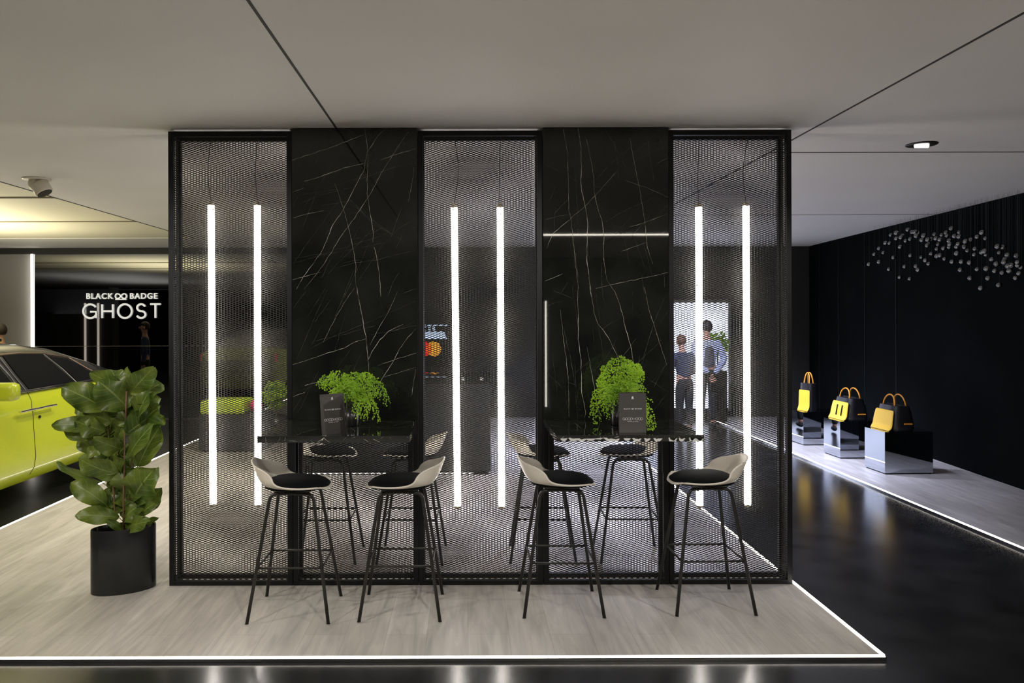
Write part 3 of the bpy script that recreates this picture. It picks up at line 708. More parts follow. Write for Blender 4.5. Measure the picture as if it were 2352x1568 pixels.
SP = [(-1.0, 4.56, 0, 'front stool at the left end of the left table, facing right'),
      (-.382, 4.585, 180, 'front stool at the right end of the left table, turned to the left'),
      (.543, 4.635, 0, 'front stool at the left end of the right table, turned to the right'),
      (1.405, 4.66, 181, 'rightmost front stool, its pale shell back against a lit tube'),
      (-1.0, 5.6, 0, 'stool seen through mesh below the left table, behind the leftmost stool'),
      (-.395, 5.6, 178, 'stool behind the screens, shell showing at left in the middle mesh screen'),
      (.53, 5.6, -3, 'stool behind the screens, shell showing at right in the middle mesh screen'),
      (1.15, 5.6, 178, 'stool seen through mesh below the right table, against bright floor')]
for k, (x, y, a, lb) in enumerate(SP):
    o = proto if k == 0 else copy_tree(proto)
    o.location = (x, y, 0); o.rotation_euler = (0, 0, R(a)); o['label'] = lb; o['group'] = 'bar stools around the screens'

# ------------------------------------------------------------------ fig plant
cz = lambda u, v: (110 + u / 3.823, 820 + v / 3.823)
PY = 4.93
fx = (283 - 1073) * PY / FPX
fp = thing('fig_plant', 'large leafy fig plant in an oval black planter beside the leftmost screen', 'potted plant', (fx, PY, 0))
pr_ = [(.001, .002), (.97, 0), (1, .006), (1, .392), (.985, .398), (.955, .392), (.95, .345), (.001, .345)]
b = B(); V = []; NA = 64
def oval(an, k): 
    x = .190 * k * math.cos(an); y = .105 * k * math.sin(an); c, s = math.cos(R(28)), math.sin(R(28)); return (x * c - y * s, x * s + y * c)
for k, z in pr_:
    for a_ in range(NA): V.append((*oval(2 * math.pi * a_ / NA, k), z))
F = [(i * NA + a_, i * NA + (a_ + 1) % NA, (i + 1) * NA + (a_ + 1) % NA, (i + 1) * NA + a_) for i in range(len(pr_) - 1) for a_ in range(NA)]
b.add(V, F); o = b.obj('planter', M['pot'], fp, True); sharp(o)
V = [(*oval(2 * math.pi * a_ / NA, .94), .352) for a_ in range(NA)]
mesh_from('soil', V, [tuple(range(NA))], M['soil'], fp)
def loc(p): return Vector((p[0] - fx, 0, 0))
def fpnt(u, v, dy=0):
    px, py = cz(u, v); q = P(px, py, PY + dy); return Vector((q.x - fx, dy, q.z))
for pts, r0 in (([(690, 290), (682, 480), (672, 700), (668, 900), (660, 1200), (655, 1540)], .0055), ([(505, 430), (525, 640), (560, 1000), (580, 1290), (600, 1540)], .006), ([(800, 270), (790, 500), (760, 760), (710, 1100), (690, 1540)], .006)):
    q = [fpnt(u, v, .02 if r0 == .006 else -.02) for u, v in pts]; q[-1].z = .34
    B().tube(q, r0, 8).obj('stem', M['stem'], fp, True)
fig = B(); UV = []
def figleaf(base, tip, wd, roll, droop, cup):
    d = tip - base; Ln = d.length; d.normalize()
    vdir = Vector((0, -1, .25)).normalized()
    nrm = (vdir - d * vdir.dot(d)).normalized(); nrm = (Matrix.Rotation(roll, 3, d) @ nrm); sd = d.cross(nrm).normalized()
    NU, NW = 13, 8; V = []; F = []
    ph = rg.uniform(0, 6)
    for i in range(NU + 1):
        f = i / NU
        w_ = wd / 2 * (math.sin(math.pi * min(f ** .80, 1) * .98 + .02) ** .62) * (.62 + .48 * f) if 0 < i < NU else wd * .03
        c = base + d * Ln * f + nrm * (math.sin(f * math.pi) * Ln * .10) + Vector((0, 0, -droop * f * f * Ln))
        for k in range(NW + 1):
            s = -1 + 2 * k / NW
            wav = math.sin(f * 11 + ph + (1.9 if s > 0 else 0)) * abs(s) ** 1.8 * wd * .13
            V.append(c + sd * s * w_ + nrm * (cup * s * s * w_ + wav)); UV.append((k / NW, f))
    for i in range(NU):
        for k in range(NW): F.append((i * (NW + 1) + k, i * (NW + 1) + k + 1, (i + 1) * (NW + 1) + k + 1, (i + 1) * (NW + 1) + k))
    fig.add(V, F)
LV = [((700, 270), (400, 120), 130), ((725, 300), (975, 75), 150), ((700, 440), (465, 205), 260), ((510, 450), (160, 265), 190), ((500, 640), (265, 545), 150), ((470, 600), (70, 560), 110), ((500, 650), (165, 640), 120),
      ((690, 660), (920, 480), 190), ((770, 400), (1070, 220), 190), ((820, 600), (1060, 440), 210), ((790, 950), (1070, 620), 170), ((700, 880), (935, 610), 120), ((650, 800), (420, 690), 130), ((640, 1020), (300, 900), 160),
      ((470, 1090), (108, 905), 75), ((650, 1010), (560, 830), 180), ((510, 1290), (228, 1075), 150), ((700, 1250), (800, 960), 240), ((740, 1250), (940, 970), 230), ((860, 1310), (1015, 1150), 120), ((650, 1420), (850, 1265), 190),
      ((620, 1400), (270, 1370), 120), ((690, 1500), (870, 1420), 110), ((860, 1460), (1050, 1390), 45), ((660, 1520), (520, 1410), 55), ((820, 1400), (940, 1280), 130), ((700, 300), (700, 95), 80), ((480, 760), (360, 860), 90),
      ((790, 640), (880, 330), 150), ((560, 560), (330, 450), 150), ((600, 620), (640, 420), 200), ((760, 500), (900, 260), 80), ((560, 1080), (640, 880), 160), ((760, 780), (900, 560), 160), ((560, 760), (620, 600), 160), ((640, 700), (450, 520), 170),
      ((760, 1380), (900, 1180), 150), ((560, 1400), (430, 1260), 120), ((620, 300), (560, 90), 130), ((700, 900), (560, 760), 150), ((860, 620), (1000, 520), 140), ((700, 1160), (560, 1000), 140)]
rgx = random.Random(21)
for _ in range(26):
    v0 = rgx.uniform(330, 1420); u0 = 600 + rgx.uniform(-120, 160); an = rgx.uniform(-2.6, .9); l_ = rgx.uniform(190, 300)
    if 900 < v0 < 1050 or v0 > 1250: l_ *= .75
    LV.append(((u0, v0), (u0 + l_ * math.cos(an) * 1.1, v0 + l_ * math.sin(an) * .6 - 60), rgx.uniform(110, 170)))
for k, (a, c, wd) in enumerate(LV):
    back = k > 29
    dy0 = rg.uniform(-.02, .03) + (.06 if back else 0); dy1 = rg.uniform(-.14, .02) if not back else rg.uniform(.05, .16)
    A = fpnt(*a, dy0); C = fpnt(*c, dy1); w_ = wd / 3.823 * PY / FPX * 1.55; C = A + (C - A) * 1.10
    # keep clear of the screen on the right
    if C.x + fx > -1.915 and k in (8, 9, 10, 40, 19): C.x = min(C.x, -1.915 - fx); C.y = max(C.y, .0)
    C.x = min(C.x, -1.93 - fx)
    figleaf(A, C, w_, rg.uniform(-.55, .55), rg.uniform(-.03, .10), rg.uniform(.05, .35))
fo = mesh_from('foliage', fig.V, fig.F, M['fig'], fp, True, None, UV)
pb = B()
for k, (a, c, wd) in enumerate(LV):
    A = fpnt(*a, 0); u0 = 675 if a[0] > 600 else 540
    pb.tube([fpnt(u0 + (a[0] - u0) * .1, a[1] + 45, .0), A], .0024, 5)
pb.obj('leaf_stalks', M['fig'], fp)

# ------------------------------------------------------------------ car
XC = -4.905
car = thing('green_car', 'lime green saloon car with a black roof, parked behind the fig plant', 'car', (XC, 7.2, 0))
def lerp_t(tab, y):
    for (y0, v0), (y1, v1) in zip(tab[:-1], tab[1:]):
        if y <= y1: f = max(0, (y - y0) / (y1 - y0)); f = f * f * (3 - 2 * f) * .5 + f * .5; return v0 + (v1 - v0) * f
    return tab[-1][1]
Wt = [(4.40, .78), (4.7, .90), (5.4, .955), (6.6, .975), (8.6, .975), (9.4, .93), (9.9, .84), (10.0, .78)]
Tt = [(4.40, .78), (4.5, .98), (5.4, 1.03), (6.6, 1.045), (8.4, 1.045), (9.3, 1.03), (9.85, .96), (10.0, .80)]
def body_sec(y):
    W = lerp_t(Wt, y); T = lerp_t(Tt, y); k = (T - .25) / .8
    hs = [(0, .20), (W - .18, .20), (W - .055, .29), (W - .012, .36), (W, .455), (W - .006, .56), (W - .018, .72), (W - .022, .82), (W - .035, .90), (W - .050, .96), (W - .085, T - .012), (W - .13, T), (W * .5, T + .012), (0, T + .018)]
    hs = [(x, z if z <= .46 else (.46 + (z - .46) * (T - .46) / (1.045 - .46) if z < T - .02 else z)) for x, z in hs]
    return hs
V = []; F = []; ys = [4.40 + 5.6 * i / 70 for i in range(71)]
for y in ys:
    h = body_sec(y)
    for x, z in h: V.append((x, y - 7.2, z))
    for x, z in h[-2:0:-1]: V.append((-x, y - 7.2, z))
m_ = 2 * 14 - 2
for i in range(70):
    for q in range(m_): F.append((i * m_ + q, i * m_ + (q + 1) % m_, (i + 1) * m_ + (q + 1) % m_, (i + 1) * m_ + q))
F.append(tuple(range(m_))[::-1]); F.append(tuple(70 * m_ + q for q in range(m_)))
bo = mesh_from('car_body', V, F, M['lime'], None, False)
cut = B()
for y in (5.40, 8.82):
    cut.lathe((0, 0, 0), [(.405, -1.2), (.405, 1.2)], 48)
    for v in cut.V[-96:]: v.x, v.y, v.z = v.z, v.y + y - 7.2, v.x + .375
co = cut.obj('cutter', M['tyre'])
bm = bmesh.new(); bm.from_mesh(bo.data); bmesh.ops.recalc_face_normals(bm, faces=bm.faces); bm.to_mesh(bo.data); bm.free()
bm = bmesh.new(); bm.from_mesh(co.data); bmesh.ops.recalc_face_normals(bm, faces=bm.faces); bm.to_mesh(co.data); bm.free()
md = bo.modifiers.new('arches', 'BOOLEAN'); md.object = co; md.operation = 'DIFFERENCE'; md.solver = 'EXACT'
dg = bpy.context.evaluated_depsgraph_get(); me = bpy.data.meshes.new_from_object(bo.evaluated_get(dg))
bo.modifiers.clear(); bo.data = me; bpy.data.objects.remove(co); bo.parent = car
sharp(bo, 30)
RT = [(5.25, 1.03), (6.3, 1.405), (6.9, 1.455), (7.6, 1.452), (8.05, 1.40), (8.6, 1.25), (9.2, 1.04)]
def roofz(y): 
    for (y0, v0), (y1, v1) in zip(RT[:-1], RT[1:]):
        if y <= y1: f = (y - y0) / (y1 - y0); return v0 + (v1 - v0) * f
    return RT[-1][1]
def gh(y, z):                 # half width of the glasshouse at height z
    rz = roofz(y); wr = .965 - .075 - (rz - 1.03) * .58
    f = min(max((z - 1.03) / max(rz - 1.03, .001), 0), 1); return .893 + (wr - .893) * f
V = []; F = []; ys = [5.25 + 3.95 * i / 50 for i in range(51)]
for y in ys:
    rz = roofz(y); wr = gh(y, rz); k = max(rz - 1.03, .004)
    h = [(.893, 1.03), (gh(y, 1.03 + k * .5), 1.03 + k * .5), (gh(y, 1.03 + k * .84), 1.03 + k * .84), (wr - .02, rz - k * .08), (wr - .08, rz - k * .01), (wr * .5, rz + .02 * min(1, k * 4)), (0, rz + .026 * min(1, k * 4))]
    for x, z in h: V.append((x, y - 7.2, z))
    for x, z in h[-2::-1]: V.append((-x, y - 7.2, z))
m_ = 13
for i in range(50):
    for q in range(m_): F.append((i * m_ + q, i * m_ + (q + 1) % m_, (i + 1) * m_ + (q + 1) % m_, (i + 1) * m_ + q))
rf = mesh_from('roof', V, F, M['blackpaint'], car, True); sharp(rf, 40)
def side_patch(poly, off, m, name, parent=car, sd=1):
    V = [(sd * (gh(y, z) + off), y - 7.2, z) for y, z in poly]; n_ = len(V); V += [(v[0] - sd * .012, v[1], v[2]) for v in V]
    F = [tuple(range(n_)), tuple(range(n_, 2 * n_))[::-1]] + [(i, (i + 1) % n_, n_ + (i + 1) % n_, n_ + i) for i in range(n_)]
    return mesh_from(name, V, F, m, parent)
def topz(y): return 1.03 + (roofz(y) - 1.03) * .80
for sd in (1, -1):
    W1 = [(6.0, 1.06), (7.02, 1.06), (6.98, 1.2), (6.90, topz(6.9)), (6.6, topz(6.6)), (6.3, topz(6.3) - .02)]
    W2 = [(7.20, 1.06), (8.02, 1.06), (7.90, 1.2), (7.72, topz(7.72)), (7.4, topz(7.4)), (7.1, topz(7.1)), (7.14, 1.2)]
    W3 = [(8.09, 1.06), (8.62, 1.06), (8.42, 1.15), (8.18, topz(8.18) - .02), (7.80, topz(7.8) - .01), (7.97, 1.2)]
    for wpoly, nm in ((W1, 'door_window'), (W2, 'door_window'), (W3, 'quarter_window')): side_patch(wpoly, .006, M['glass'], nm, car, sd)
    tr = B()
    for poly in ([(7.06, 1.055), (7.02, 1.2), (6.94, topz(6.94))], [(7.13, 1.055), (7.08, 1.2), (7.03, topz(7.03))], [(8.055, 1.055), (7.94, 1.2), (7.76, topz(7.76))]):
        tr.tube([(sd * (gh(y, z) + .008), y - 7.2, z) for y, z in poly], .004, 6)
    tr.obj('pillar_trim', M['chrome'], car)
    br_ = B(); br_.tube([(sd * (gh(y, z) + .01), y - 7.2, z) for y, z in [(5.5, topz(5.9) * 0 + 1.10), (6.3, topz(6.3)), (6.9, topz(6.9) + .012), (7.4, topz(7.4) + .014), (7.8, topz(7.8) + .012), (8.18, topz(8.18) + .004), (8.42, 1.175), (8.70, 1.055)]], .006, 8)
    br_.obj('window_trim', mat('reflection tinted trim', (.75, .55, .42), .18, 1) if sd == 1 else M['chrome'], car)  # orange reflection on this side's chrome put into the trim colour
    B().tube([(sd * .908, y - 7.2, 1.046) for y in (5.6, 6.6, 7.6, 8.7)], .011, 8).obj('belt_moulding', M['blackpaint'], car)
    ds = B()
    for yy in (7.13,):
        h = body_sec(yy); ds.tube([(sd * (x + .0015), yy - 7.2 + (.02 if z > .9 else 0), z) for x, z in h[2:11]], .0028, 5)
    for yy in (5.95, 8.30):
        h = body_sec(yy); ds.tube([(sd * (x + .0015), yy - 7.2, z) for x, z in h[2:11]], .0028, 5)
    ds.obj('door_gap', M['tyre'], car)
    for yc, nm in ((7.02, -1), (7.30, 1)):
        hx = .975 - .012
        hn = B().tube([(sd * (hx + .028), yc - 7.2 - .16, .885), (sd * (hx + .030), yc - 7.2, .888), (sd * (hx + .028), yc - 7.2 + .16, .885)], .011, 10)
        hn.tube([(sd * hx, yc - 7.2 - .13, .885), (sd * (hx + .03), yc - 7.2 - .14, .885)], .009, 8).tube([(sd * hx, yc - 7.2 + .13, .885), (sd * (hx + .03), yc - 7.2 + .14, .885)], .009, 8)
        hn.obj('door_handle', M['chrome'], car)
    if sd == 1: B().tube([(.950, .03, .80), (.966, .03, .80)], .014, 14).obj('key_lock', M['lampdark'], car)
    mr = B().box(-.13, .12, -.07, .07, -.075, .075, bev=.042); mo = sharp(mr.obj('wing_mirror', M['lime'], car), 60); mo.location = (sd * 1.105, -.78, 1.105)
    B().tube([(-sd * .13, 0, -.06), (0, 0, -.03)], .02, 8).obj('mirror_arm', M['blackpaint'], mo)
    # wheels
    for y in (5.40, 8.82):
        wh = bpy.data.objects.new('wheel', None); COL.objects.link(wh); wh.parent = car; wh.location = (sd * .84, y - 7.2, .37)
        prof = [(.24, -.11), (.345, -.12), (.37, -.09), (.37, .09), (.345, .12), (.24, .11)]
        tb = B().lathe((0, 0, 0), prof, 40)
        for v in tb.V: v.x, v.z = v.z, v.x
        tb.obj('tyre', M['tyre'], wh, True)
        rb = B()
        for a_ in range(10):
            an = a_ * math.pi / 5; rb.tube([(sd * .10, .03 * math.cos(an), .03 * math.sin(an)), (sd * .11, .24 * math.cos(an), .24 * math.sin(an))], .018, 6)
        rb.tube([(sd * .09, 0, 0), (sd * .118, 0, 0)], .07, 20)
        rb.obj('rim', M['chrome'], wh)
    tl = B().box(.0, .02, -.05, .04, -.09, .09, bev=.008).obj('tail_light', M['red'], car); tl.location = (sd * .80, 2.70, .86)
gr_ = B().box(-.40, .40, -.02, .02, -.23, .23, bev=.02).obj('grille', M['chrome'], car); gr_.location = (0, -2.80, .72)
B().box(-.03, .03, -.09, .07, 0, .045, bev=.015).obj('roof_antenna', M['blackpaint'], car).location = (0, .95, 1.46)

# ------------------------------------------------------------------ plinths and bags
ang = R(2)
def plinth(x, y, h, label):
    t = thing('mirrored_plinth', label, 'plinth', (x, y, 0), ang)
    B().box(0.0, .53, 0, .40, .014, h).obj('polished_box', M['plinth'], t)
    B().box(.012, .518, .012, .388, 0, .014).obj('base', M['darkback'], t)
    return t
plinth(4.50, 8.45, .457, 'mirror-polished plinth nearest the camera, under the plain yellow holdall')
plinth(4.47, 9.40, .446, 'middle mirror-polished plinth, under the yellow bag with two dark slots')
plinth(4.445, 10.37, .44, 'farthest mirror-polished plinth, beside the screen, under the small tote')
def bag(kind, loc_, rz, L, W, Hh, label, cat):
    # long side faces -X, narrow end faces the camera
    t = thing('handbag' if kind else 'tote_bag', label, cat, loc_, rz)
    V = []; F = []; NZ = 8; NA = 32
    for i in range(NZ + 1):
        f = i / NZ; z = Hh * f
        kx = 1 - (.34 if kind else .12) * f ** 1.6; ky = 1 - (.16 if kind else .06) * f ** 2
        if i == 0: kx *= .9; ky *= .95
        for a_ in range(NA):
            an = 2 * math.pi * a_ / NA; e = 5; rr = (abs(math.cos(an)) ** e + abs(math.sin(an)) ** e) ** (-1 / e)
            V.append((W / 2 * kx * rr * math.cos(an), L / 2 * ky * rr * math.sin(an), z))
    for i in range(NZ):
        for a_ in range(NA): F.append((i * NA + a_, i * NA + (a_ + 1) % NA, (i + 1) * NA + (a_ + 1) % NA, (i + 1) * NA + a_))
    F.append(tuple(range(NA))[::-1]); F.append(tuple(NZ * NA + a_ for a_ in range(NA)))
    sharp(mesh_from('bag_body', V, F, M['bagblack'], t), 45)
    # coloured flap panel wraps the long side and flares at the foot
    def halfx(f): return W / 2 * (1 - (.34 if kind else .12) * f ** 1.6)
    V = []; F = []; NY = 14; NZ = 12; top = .80 if kind else .74
    for i in range(NZ + 1):
        f = i / NZ * top
        for k in range(NY + 1):
            s = -1 + 2 * k / NY; ly = L / 2 * .95 * (1 - (.16 if kind else .06) * f * f)
            if i in (0, NZ): ly *= .93
            V.append((-halfx(f) - .008 - .03 * max(0, 1 - f / .22) ** 2, s * ly, .004 + Hh * f))
    for i in range(NZ):
        for k in range(NY): F.append((i * (NY + 1) + k, (i + 1) * (NY + 1) + k, (i + 1) * (NY + 1) + k + 1, i * (NY + 1) + k + 1))
    o = mesh_from('coloured_panel', V, F, M['yellow'], t, True); md = o.modifiers.new('s', 'SOLIDIFY'); md.thickness = .006
    if kind == 2:
        for s in (-.33, .22):
            B().tube([(-halfx(.2) - .016, s * L / 2, Hh * .18), (-halfx(.45) - .014, s * L / 2, Hh * .42), (-halfx(.68) - .014, s * L / 2, Hh * .66)], .009, 8).obj('slot', M['bagblack'], t)
    # handles
    hh = .135 if kind else .17
    for s in (-1, 1):
        pts = []; 
        for i in range(17):
            a_ = math.pi * i / 16; pts.append((s * (W * .24 - .02 * math.sin(a_)), math.cos(a_) * L * (.27 if kind else .22), Hh * .92 + hh * math.sin(a_) ** .8))
        B().tube(pts, .0085, 8).obj('handle', M['orange'], t, True)
    if kind:
        B().tube([(-.05 * W, -L / 2 - .004, Hh * .30), (.28 * W, -L / 2 - .004, Hh * .30)], .007, 8).obj('end_strap', M['orange'], t)
        zp = B().tube([(0, -L * .36, Hh + .002), (0, L * .36, Hh + .002)], .006, 6).obj('zip', M['lampdark'], t)
    else:
        B().ell((-W * .3, -L * .25, Hh * .86), (.012, .012, .012), 8, 6).obj('stud', M['chrome'], t)
    return t
def on(px0, y, h): return ((px0 - 1073) * y / FPX, y, h)
bag(1, (4.73, 8.68, .458), ang, .40, .27, .27, 'plain yellow and black holdall with orange handles on the nearest plinth', 'bag')
bag(2, (4.705, 9.64, .447), ang, .42, .28, .265, 'yellow and black bag with two dark slots on the middle plinth', 'bag')
bag(0, (4.60, 10.56, .441), ang + R(14), .22, .14, .37, 'tall narrow yellow and black tote on the farthest plinth', 'bag')

# ------------------------------------------------------------------ bubble chandelier
co_ = [(735, 1230), (780, 1145), (822, 1095), (822, 1210), (858, 1130), (877, 1048), (912, 1050), (922, 980), (970, 962), (970, 1010), (1003, 1082), (1010, 1000), (1025, 985), (1068, 935), (1050, 1030), (1088, 1015), (945, 1172), (907, 1273), (1092, 1155), (1040, 1250), (998, 1342), (1085, 1355), (1140, 1247), (1157, 1278), (1185, 1170), (1220, 1197), (1247, 1227), (1105, 955), (1130, 955), (1142, 988), (1160, 960), (1205, 985), (1190, 1022), (1240, 1020), (1270, 1015), (1298, 975), (1310, 1010), (1250, 1055), (1235, 1070), (1318, 1100), (1345, 1020), (1360, 980), (1400, 960), (1405, 985), (1375, 1095), (1425, 1030), (1430, 1060), (1425, 1083), (1270, 1140), (1320, 1162), (1345, 1155), (1330, 1060), (1385, 1185), (1490, 1080), (1510, 957), (1510, 995), (1470, 990), (1565, 1035), (1610, 1020), (1545, 1060), (1490, 1138), (1450, 1210), (1530, 1210), (1520, 1280), (1600, 1218), (1605, 1350), (1645, 1100), (1640, 1150), (1665, 997), (1705, 960), (1737, 1010), (1705, 1130), (1730, 1120), (1740, 1150), (1745, 1270), (1665, 1275), (1697, 1437), (1758, 1352), (1815, 1290), (1790, 1190), (1840, 1080), (1885, 1085), (1855, 1133), (1925, 1153), (1895, 1215), (1880, 1305), (1940, 1290), (2005, 1160), (2010, 1215), (2025, 1310), (1995, 1350), (1960, 1240), (2040, 1260), (1830, 1230), (1850, 1410)]
rg2 = random.Random(4); PL = []
for _ in range(8):
    u = rg2.uniform(1400, 2060); co_.append((u, 990 + (u - 1400) * .38 + rg2.gauss(0, 45)))
sph = B().ell((0, 0, 0), (.033, .033, .031), 18, 12)
orb0 = None; wire_me = B().box(-.0005, .0005, -.0005, .0005, 0, 1)
for (u, v) in co_:
    px, py = 1800 + u / 3.734, 280 + v / 3.734
    best = None
    for tr_ in range(24):
        off = rg2.uniform(.045, .25 if px < 2150 else .22); y = 9.0
        for _ in range(12): xw = xr0 + (y - yr0) * dx / dy; y = FPX * (xw - off) / (px - 1073)
        q_ = P(px, py, y); dm = min([(q_ - e_).length for e_ in PL] + [9])
        if best is None or dm > best[0]: best = (dm, q_)
        if dm > .072: break
    p = best[1]; PL.append(p)
    if orb0 is None:
        o = sph.obj('glass_bubble', M['orb'], None, True); wr = wire_me.obj('wire', M['wire'], o); orb0 = (o, wr)
    else:
        o = orb0[0].copy(); COL.objects.link(o); wr = orb0[1].copy(); COL.objects.link(wr); wr.parent = o
    s = rg2.uniform(.74, .96) * (1.3 if (u, v) == (1745, 1270) else 1)
    o.location = p; o.scale = (s, s, s); wr.location = (0, 0, .03); wr.scale = (1 / s, 1 / s, (HC - p.z) / s - .03)
    special = {(735, 1230): 'leftmost glass bubble of the hanging cluster before the black wall', (1697, 1437): 'low glass bubble hanging well below the right part of the cluster',
               (1745, 1270): 'largest glass bubble, at the lower edge of the cluster', (1068, 935): 'topmost glass bubble at the left of the hanging cluster',
               (998, 1342): 'left one of the two lowest glass bubbles at the left end', (1085, 1355): 'right one of the two lowest glass bubbles at the left end',
               (907, 1273): 'glass bubble hanging alone below the loose left end', (780, 1145): 'second glass bubble from the left end of the cluster', (945, 1172): 'glass bubble alone inside the loose left end, above the lone lower one',
               (1520, 1280): 'small glass bubble alone below the middle of the cluster', (1605, 1350): 'glass bubble hanging low, left of the lowest right-hand one', (1758, 1352): 'glass bubble hanging low, right of the lowest right-hand one'}
    if (u, v) in special: tag(o, special[(u, v)], 'glass bubble', 'hanging glass bubbles before the right wall')
    elif u < 1260: tag(o, 'small smoked glass bubble in the loose left half of the hanging cluster', 'glass bubble', 'hanging glass bubbles before the right wall')
    else: tag(o, 'small smoked glass bubble in the crowded right half of the hanging cluster', 'glass bubble', 'hanging glass bubbles before the right wall')

# ------------------------------------------------------------------ ceiling lamps
lp = P(85, 411, 6.75)
t = thing('ceiling_spotlight', 'cream swivelling spotlight with a round head on the ceiling above the car', 'lamp', (lp.x, lp.y, HC))
B().lathe((0, 0, -.014), [(.10, 0), (.115, .004), (.115, .014)], 32).obj('mounting_ring', M['cream'], t, True)
hd = B(); hd.ell((0, 0, 0), (.068, .068, .068), 24, 14); hdo = hd.obj('swivel_ball', M['cream'], t, True); hdo.location = (.0, 0, -.045)
cl = B().lathe((0, 0, 0), [(.070, .0), (.074, .004), (.074, .09), (.06, .10)], 28).obj('lamp_head', M['cream'], t, True)
cl.location = (.02, 0, -.04); cl.rotation_euler = (0, R(150), 0)
le = B().lathe((0, 0, 0), [(.062, 0), (.062, .004)], 24).obj('lens', M['lampdark'], t); le.location = Vector((.02, 0, -.04)) + Matrix.Rotation(R(150), 3, 'Y') @ Vector((0, 0, .099)); le.rotation_euler = (0, R(150), 0)
lp = P(2118, 336, 5.5)
t = thing('recessed_downlight', 'round recessed ceiling downlight near the right wall, above the bags', 'lamp', (lp.x, lp.y, HC))
B().lathe((0, 0, -.006), [(.062, 0), (.10, .0), (.104, .006), (.062, .0059)], 32).obj('trim_ring', M['lampdark'], t, True)
o = B().tube([(-.045, 0, 0), (.045, 0, 0)], .016, 12).obj('lamp_bulb', M['lamplit'], t, True); o.location = (.0, 0, -.010)

# ------------------------------------------------------------------ things seen through the mesh
# dark reception counter behind the middle screens
t = thing('dark_counter', 'long black counter behind the screens, seen through the mesh under the left table', 'counter', (-.78, 8.5, 0))
B().box(-1.05, 1.03, 0, .7, .04, 1.02, bev=.004).obj('counter_body', M['darkback'], t)
B().box(-1.08, 1.06, -.03, .73, 1.02, 1.06, bev=.003).obj('counter_top', M['marble'], t)
B().box(-1.05, .85, -.004, .004, .012, .022).obj('foot_light', mat('dim foot light', (1, 1, 1), .5, emit=(1, .95, .88), estr=1.6), t)
B().box(-1.0, 1.0, .02, .68, 0, .04).obj('base', M['frame'], t)
# pale lime block on dark base, pink ball and bush, behind the leftmost screen
t = thing('low_dark_cabinet', 'low black cabinet behind the leftmost mesh screen', 'cabinet', (-3.18, 9.97, 0))
B().box(-.24, .56, 0, .6, .03, .475, bev=.004).obj('cabinet_body', M['darkback'], t)
B().box(-.20, .52, .03, .57, 0, .03).obj('base', M['frame'], t)
tag(B().box(-.235, .33, .02, .5, .476, .655, bev=.03).obj('lime_cushion', M['limeb']), 'lime green padded block on the low black cabinet, behind the leftmost screen', 'cushion').location = (-3.18, 9.97, 0)
tag(B().ell((0, 0, 0), (.085, .085, .085), 24, 14).obj('pink_ball', M['pink'], None, True), 'pink ball on the low black cabinet beside the lime block', 'ball').location = (-3.18 + .43, 10.2, .562)
def bush(name, x, y, z, r, n_, label, seed, stemlen):
    g = random.Random(seed); t = thing(name, label, 'plant', (x, y, z - stemlen))
    b = B()
    for _ in range(n_):
        d = Vector((g.gauss(0, 1), g.gauss(0, 1), g.gauss(0, 1))).normalized(); p = Vector((0, 0, stemlen)) + Vector((d.x * r, d.y * r, d.z * r * 1.0)) * g.uniform(.35, 1)
        s = g.uniform(.03, .05); n1 = Vector((g.gauss(0, 1), g.gauss(0, 1) - .6, g.gauss(0, 1))).normalized(); a = n1.orthogonal().normalized(); c = n1.cross(a)
        b.add([p - a * s, p - c * s * .45, p + a * s, p + c * s * .45], [(0, 1, 2, 3)])
    b.obj('foliage', M['shrub'], t)
    B().tube([(0, 0, 0), (0, 0, stemlen)], .012, 6).obj('stem', M['stem'], t)
    return t
t = bush('leafy_bush', P(634, 905, 10.9).x, 10.9, P(0, 905, 10.9).z, .21, 420, 'round lime green bush in a dark tub behind the leftmost screen', 2, .30)
B().lathe((0, 0, -.30), [(.13, 0), (.17, .36), (.15, .36), (.14, .30)], 24).obj('tub', M['pot'], t, True); t.location.z = .30 + .0; t.location.z = .30
for c in [q for q in bpy.data.objects if q.parent == t and q.name.startswith(('foliage', 'stem'))]: c.location.z = P(0, 905, 10.9).z - .30 - .30
# lit screen with the two discs behind the middle screen
YD = 12.6
cx_ = P(985, 0, YD).x
t = thing('display_screen', 'dark display with a white band and overlapping red and orange discs, behind the middle screen', 'display', (cx_, YD, 0))
def zz(py): return H - (py - 730) * YD / FPX
def xx(px): return (px - 1073) * YD / FPX - cx_
B().box(xx(930), xx(1034), 0, .05, zz(842), zz(708), bev=.004).obj('screen_panel', M['frame'], t)
B().box(xx(975), xx(990), .02, .06, 0, zz(842)).box(xx(950), xx(1015), -.12, .18, 0, .02).obj('stand', M['frame'], t)
mesh_from('white_band', [(xx(934), -.002, zz(761)), (xx(1020), -.002, zz(761)), (xx(1027), -.002, zz(778)), (xx(934), -.002, zz(778))], [(0, 3, 2, 1)], M['scrW'], t)
b = B(); text_mesh(b, 'CEB', .062, (xx(972), -.003, zz(758)), align='LEFT', spacing=1.5, off=.002); b.obj('small_letters', M['scrW'], t); B().box(xx(934), xx(1027), -.003, -.001, zz(748), zz(745.5)).obj('thin_line', M['scrW'], t)
def disc(b, px, py, r, y, a0=0, a1=360):
    V = [(xx(px) + r * math.cos(R(a0 + (a1 - a0) * i / 40)), y, zz(py) + r * math.sin(R(a0 + (a1 - a0) * i / 40))) for i in range(41)]; b.add(V, [tuple(range(41))])
rd = 17.2 * YD / FPX
b = B(); disc(b, 974, 801, rd, -.002); b.obj('red_disc', M['scrR'], t)
b = B(); disc(b, 996, 801, rd, -.003); b.obj('orange_disc', M['scrO'], t)
half = 11 * YD / FPX; aa = math.degrees(math.acos(half / rd)); b = B(); xm = xx(985)
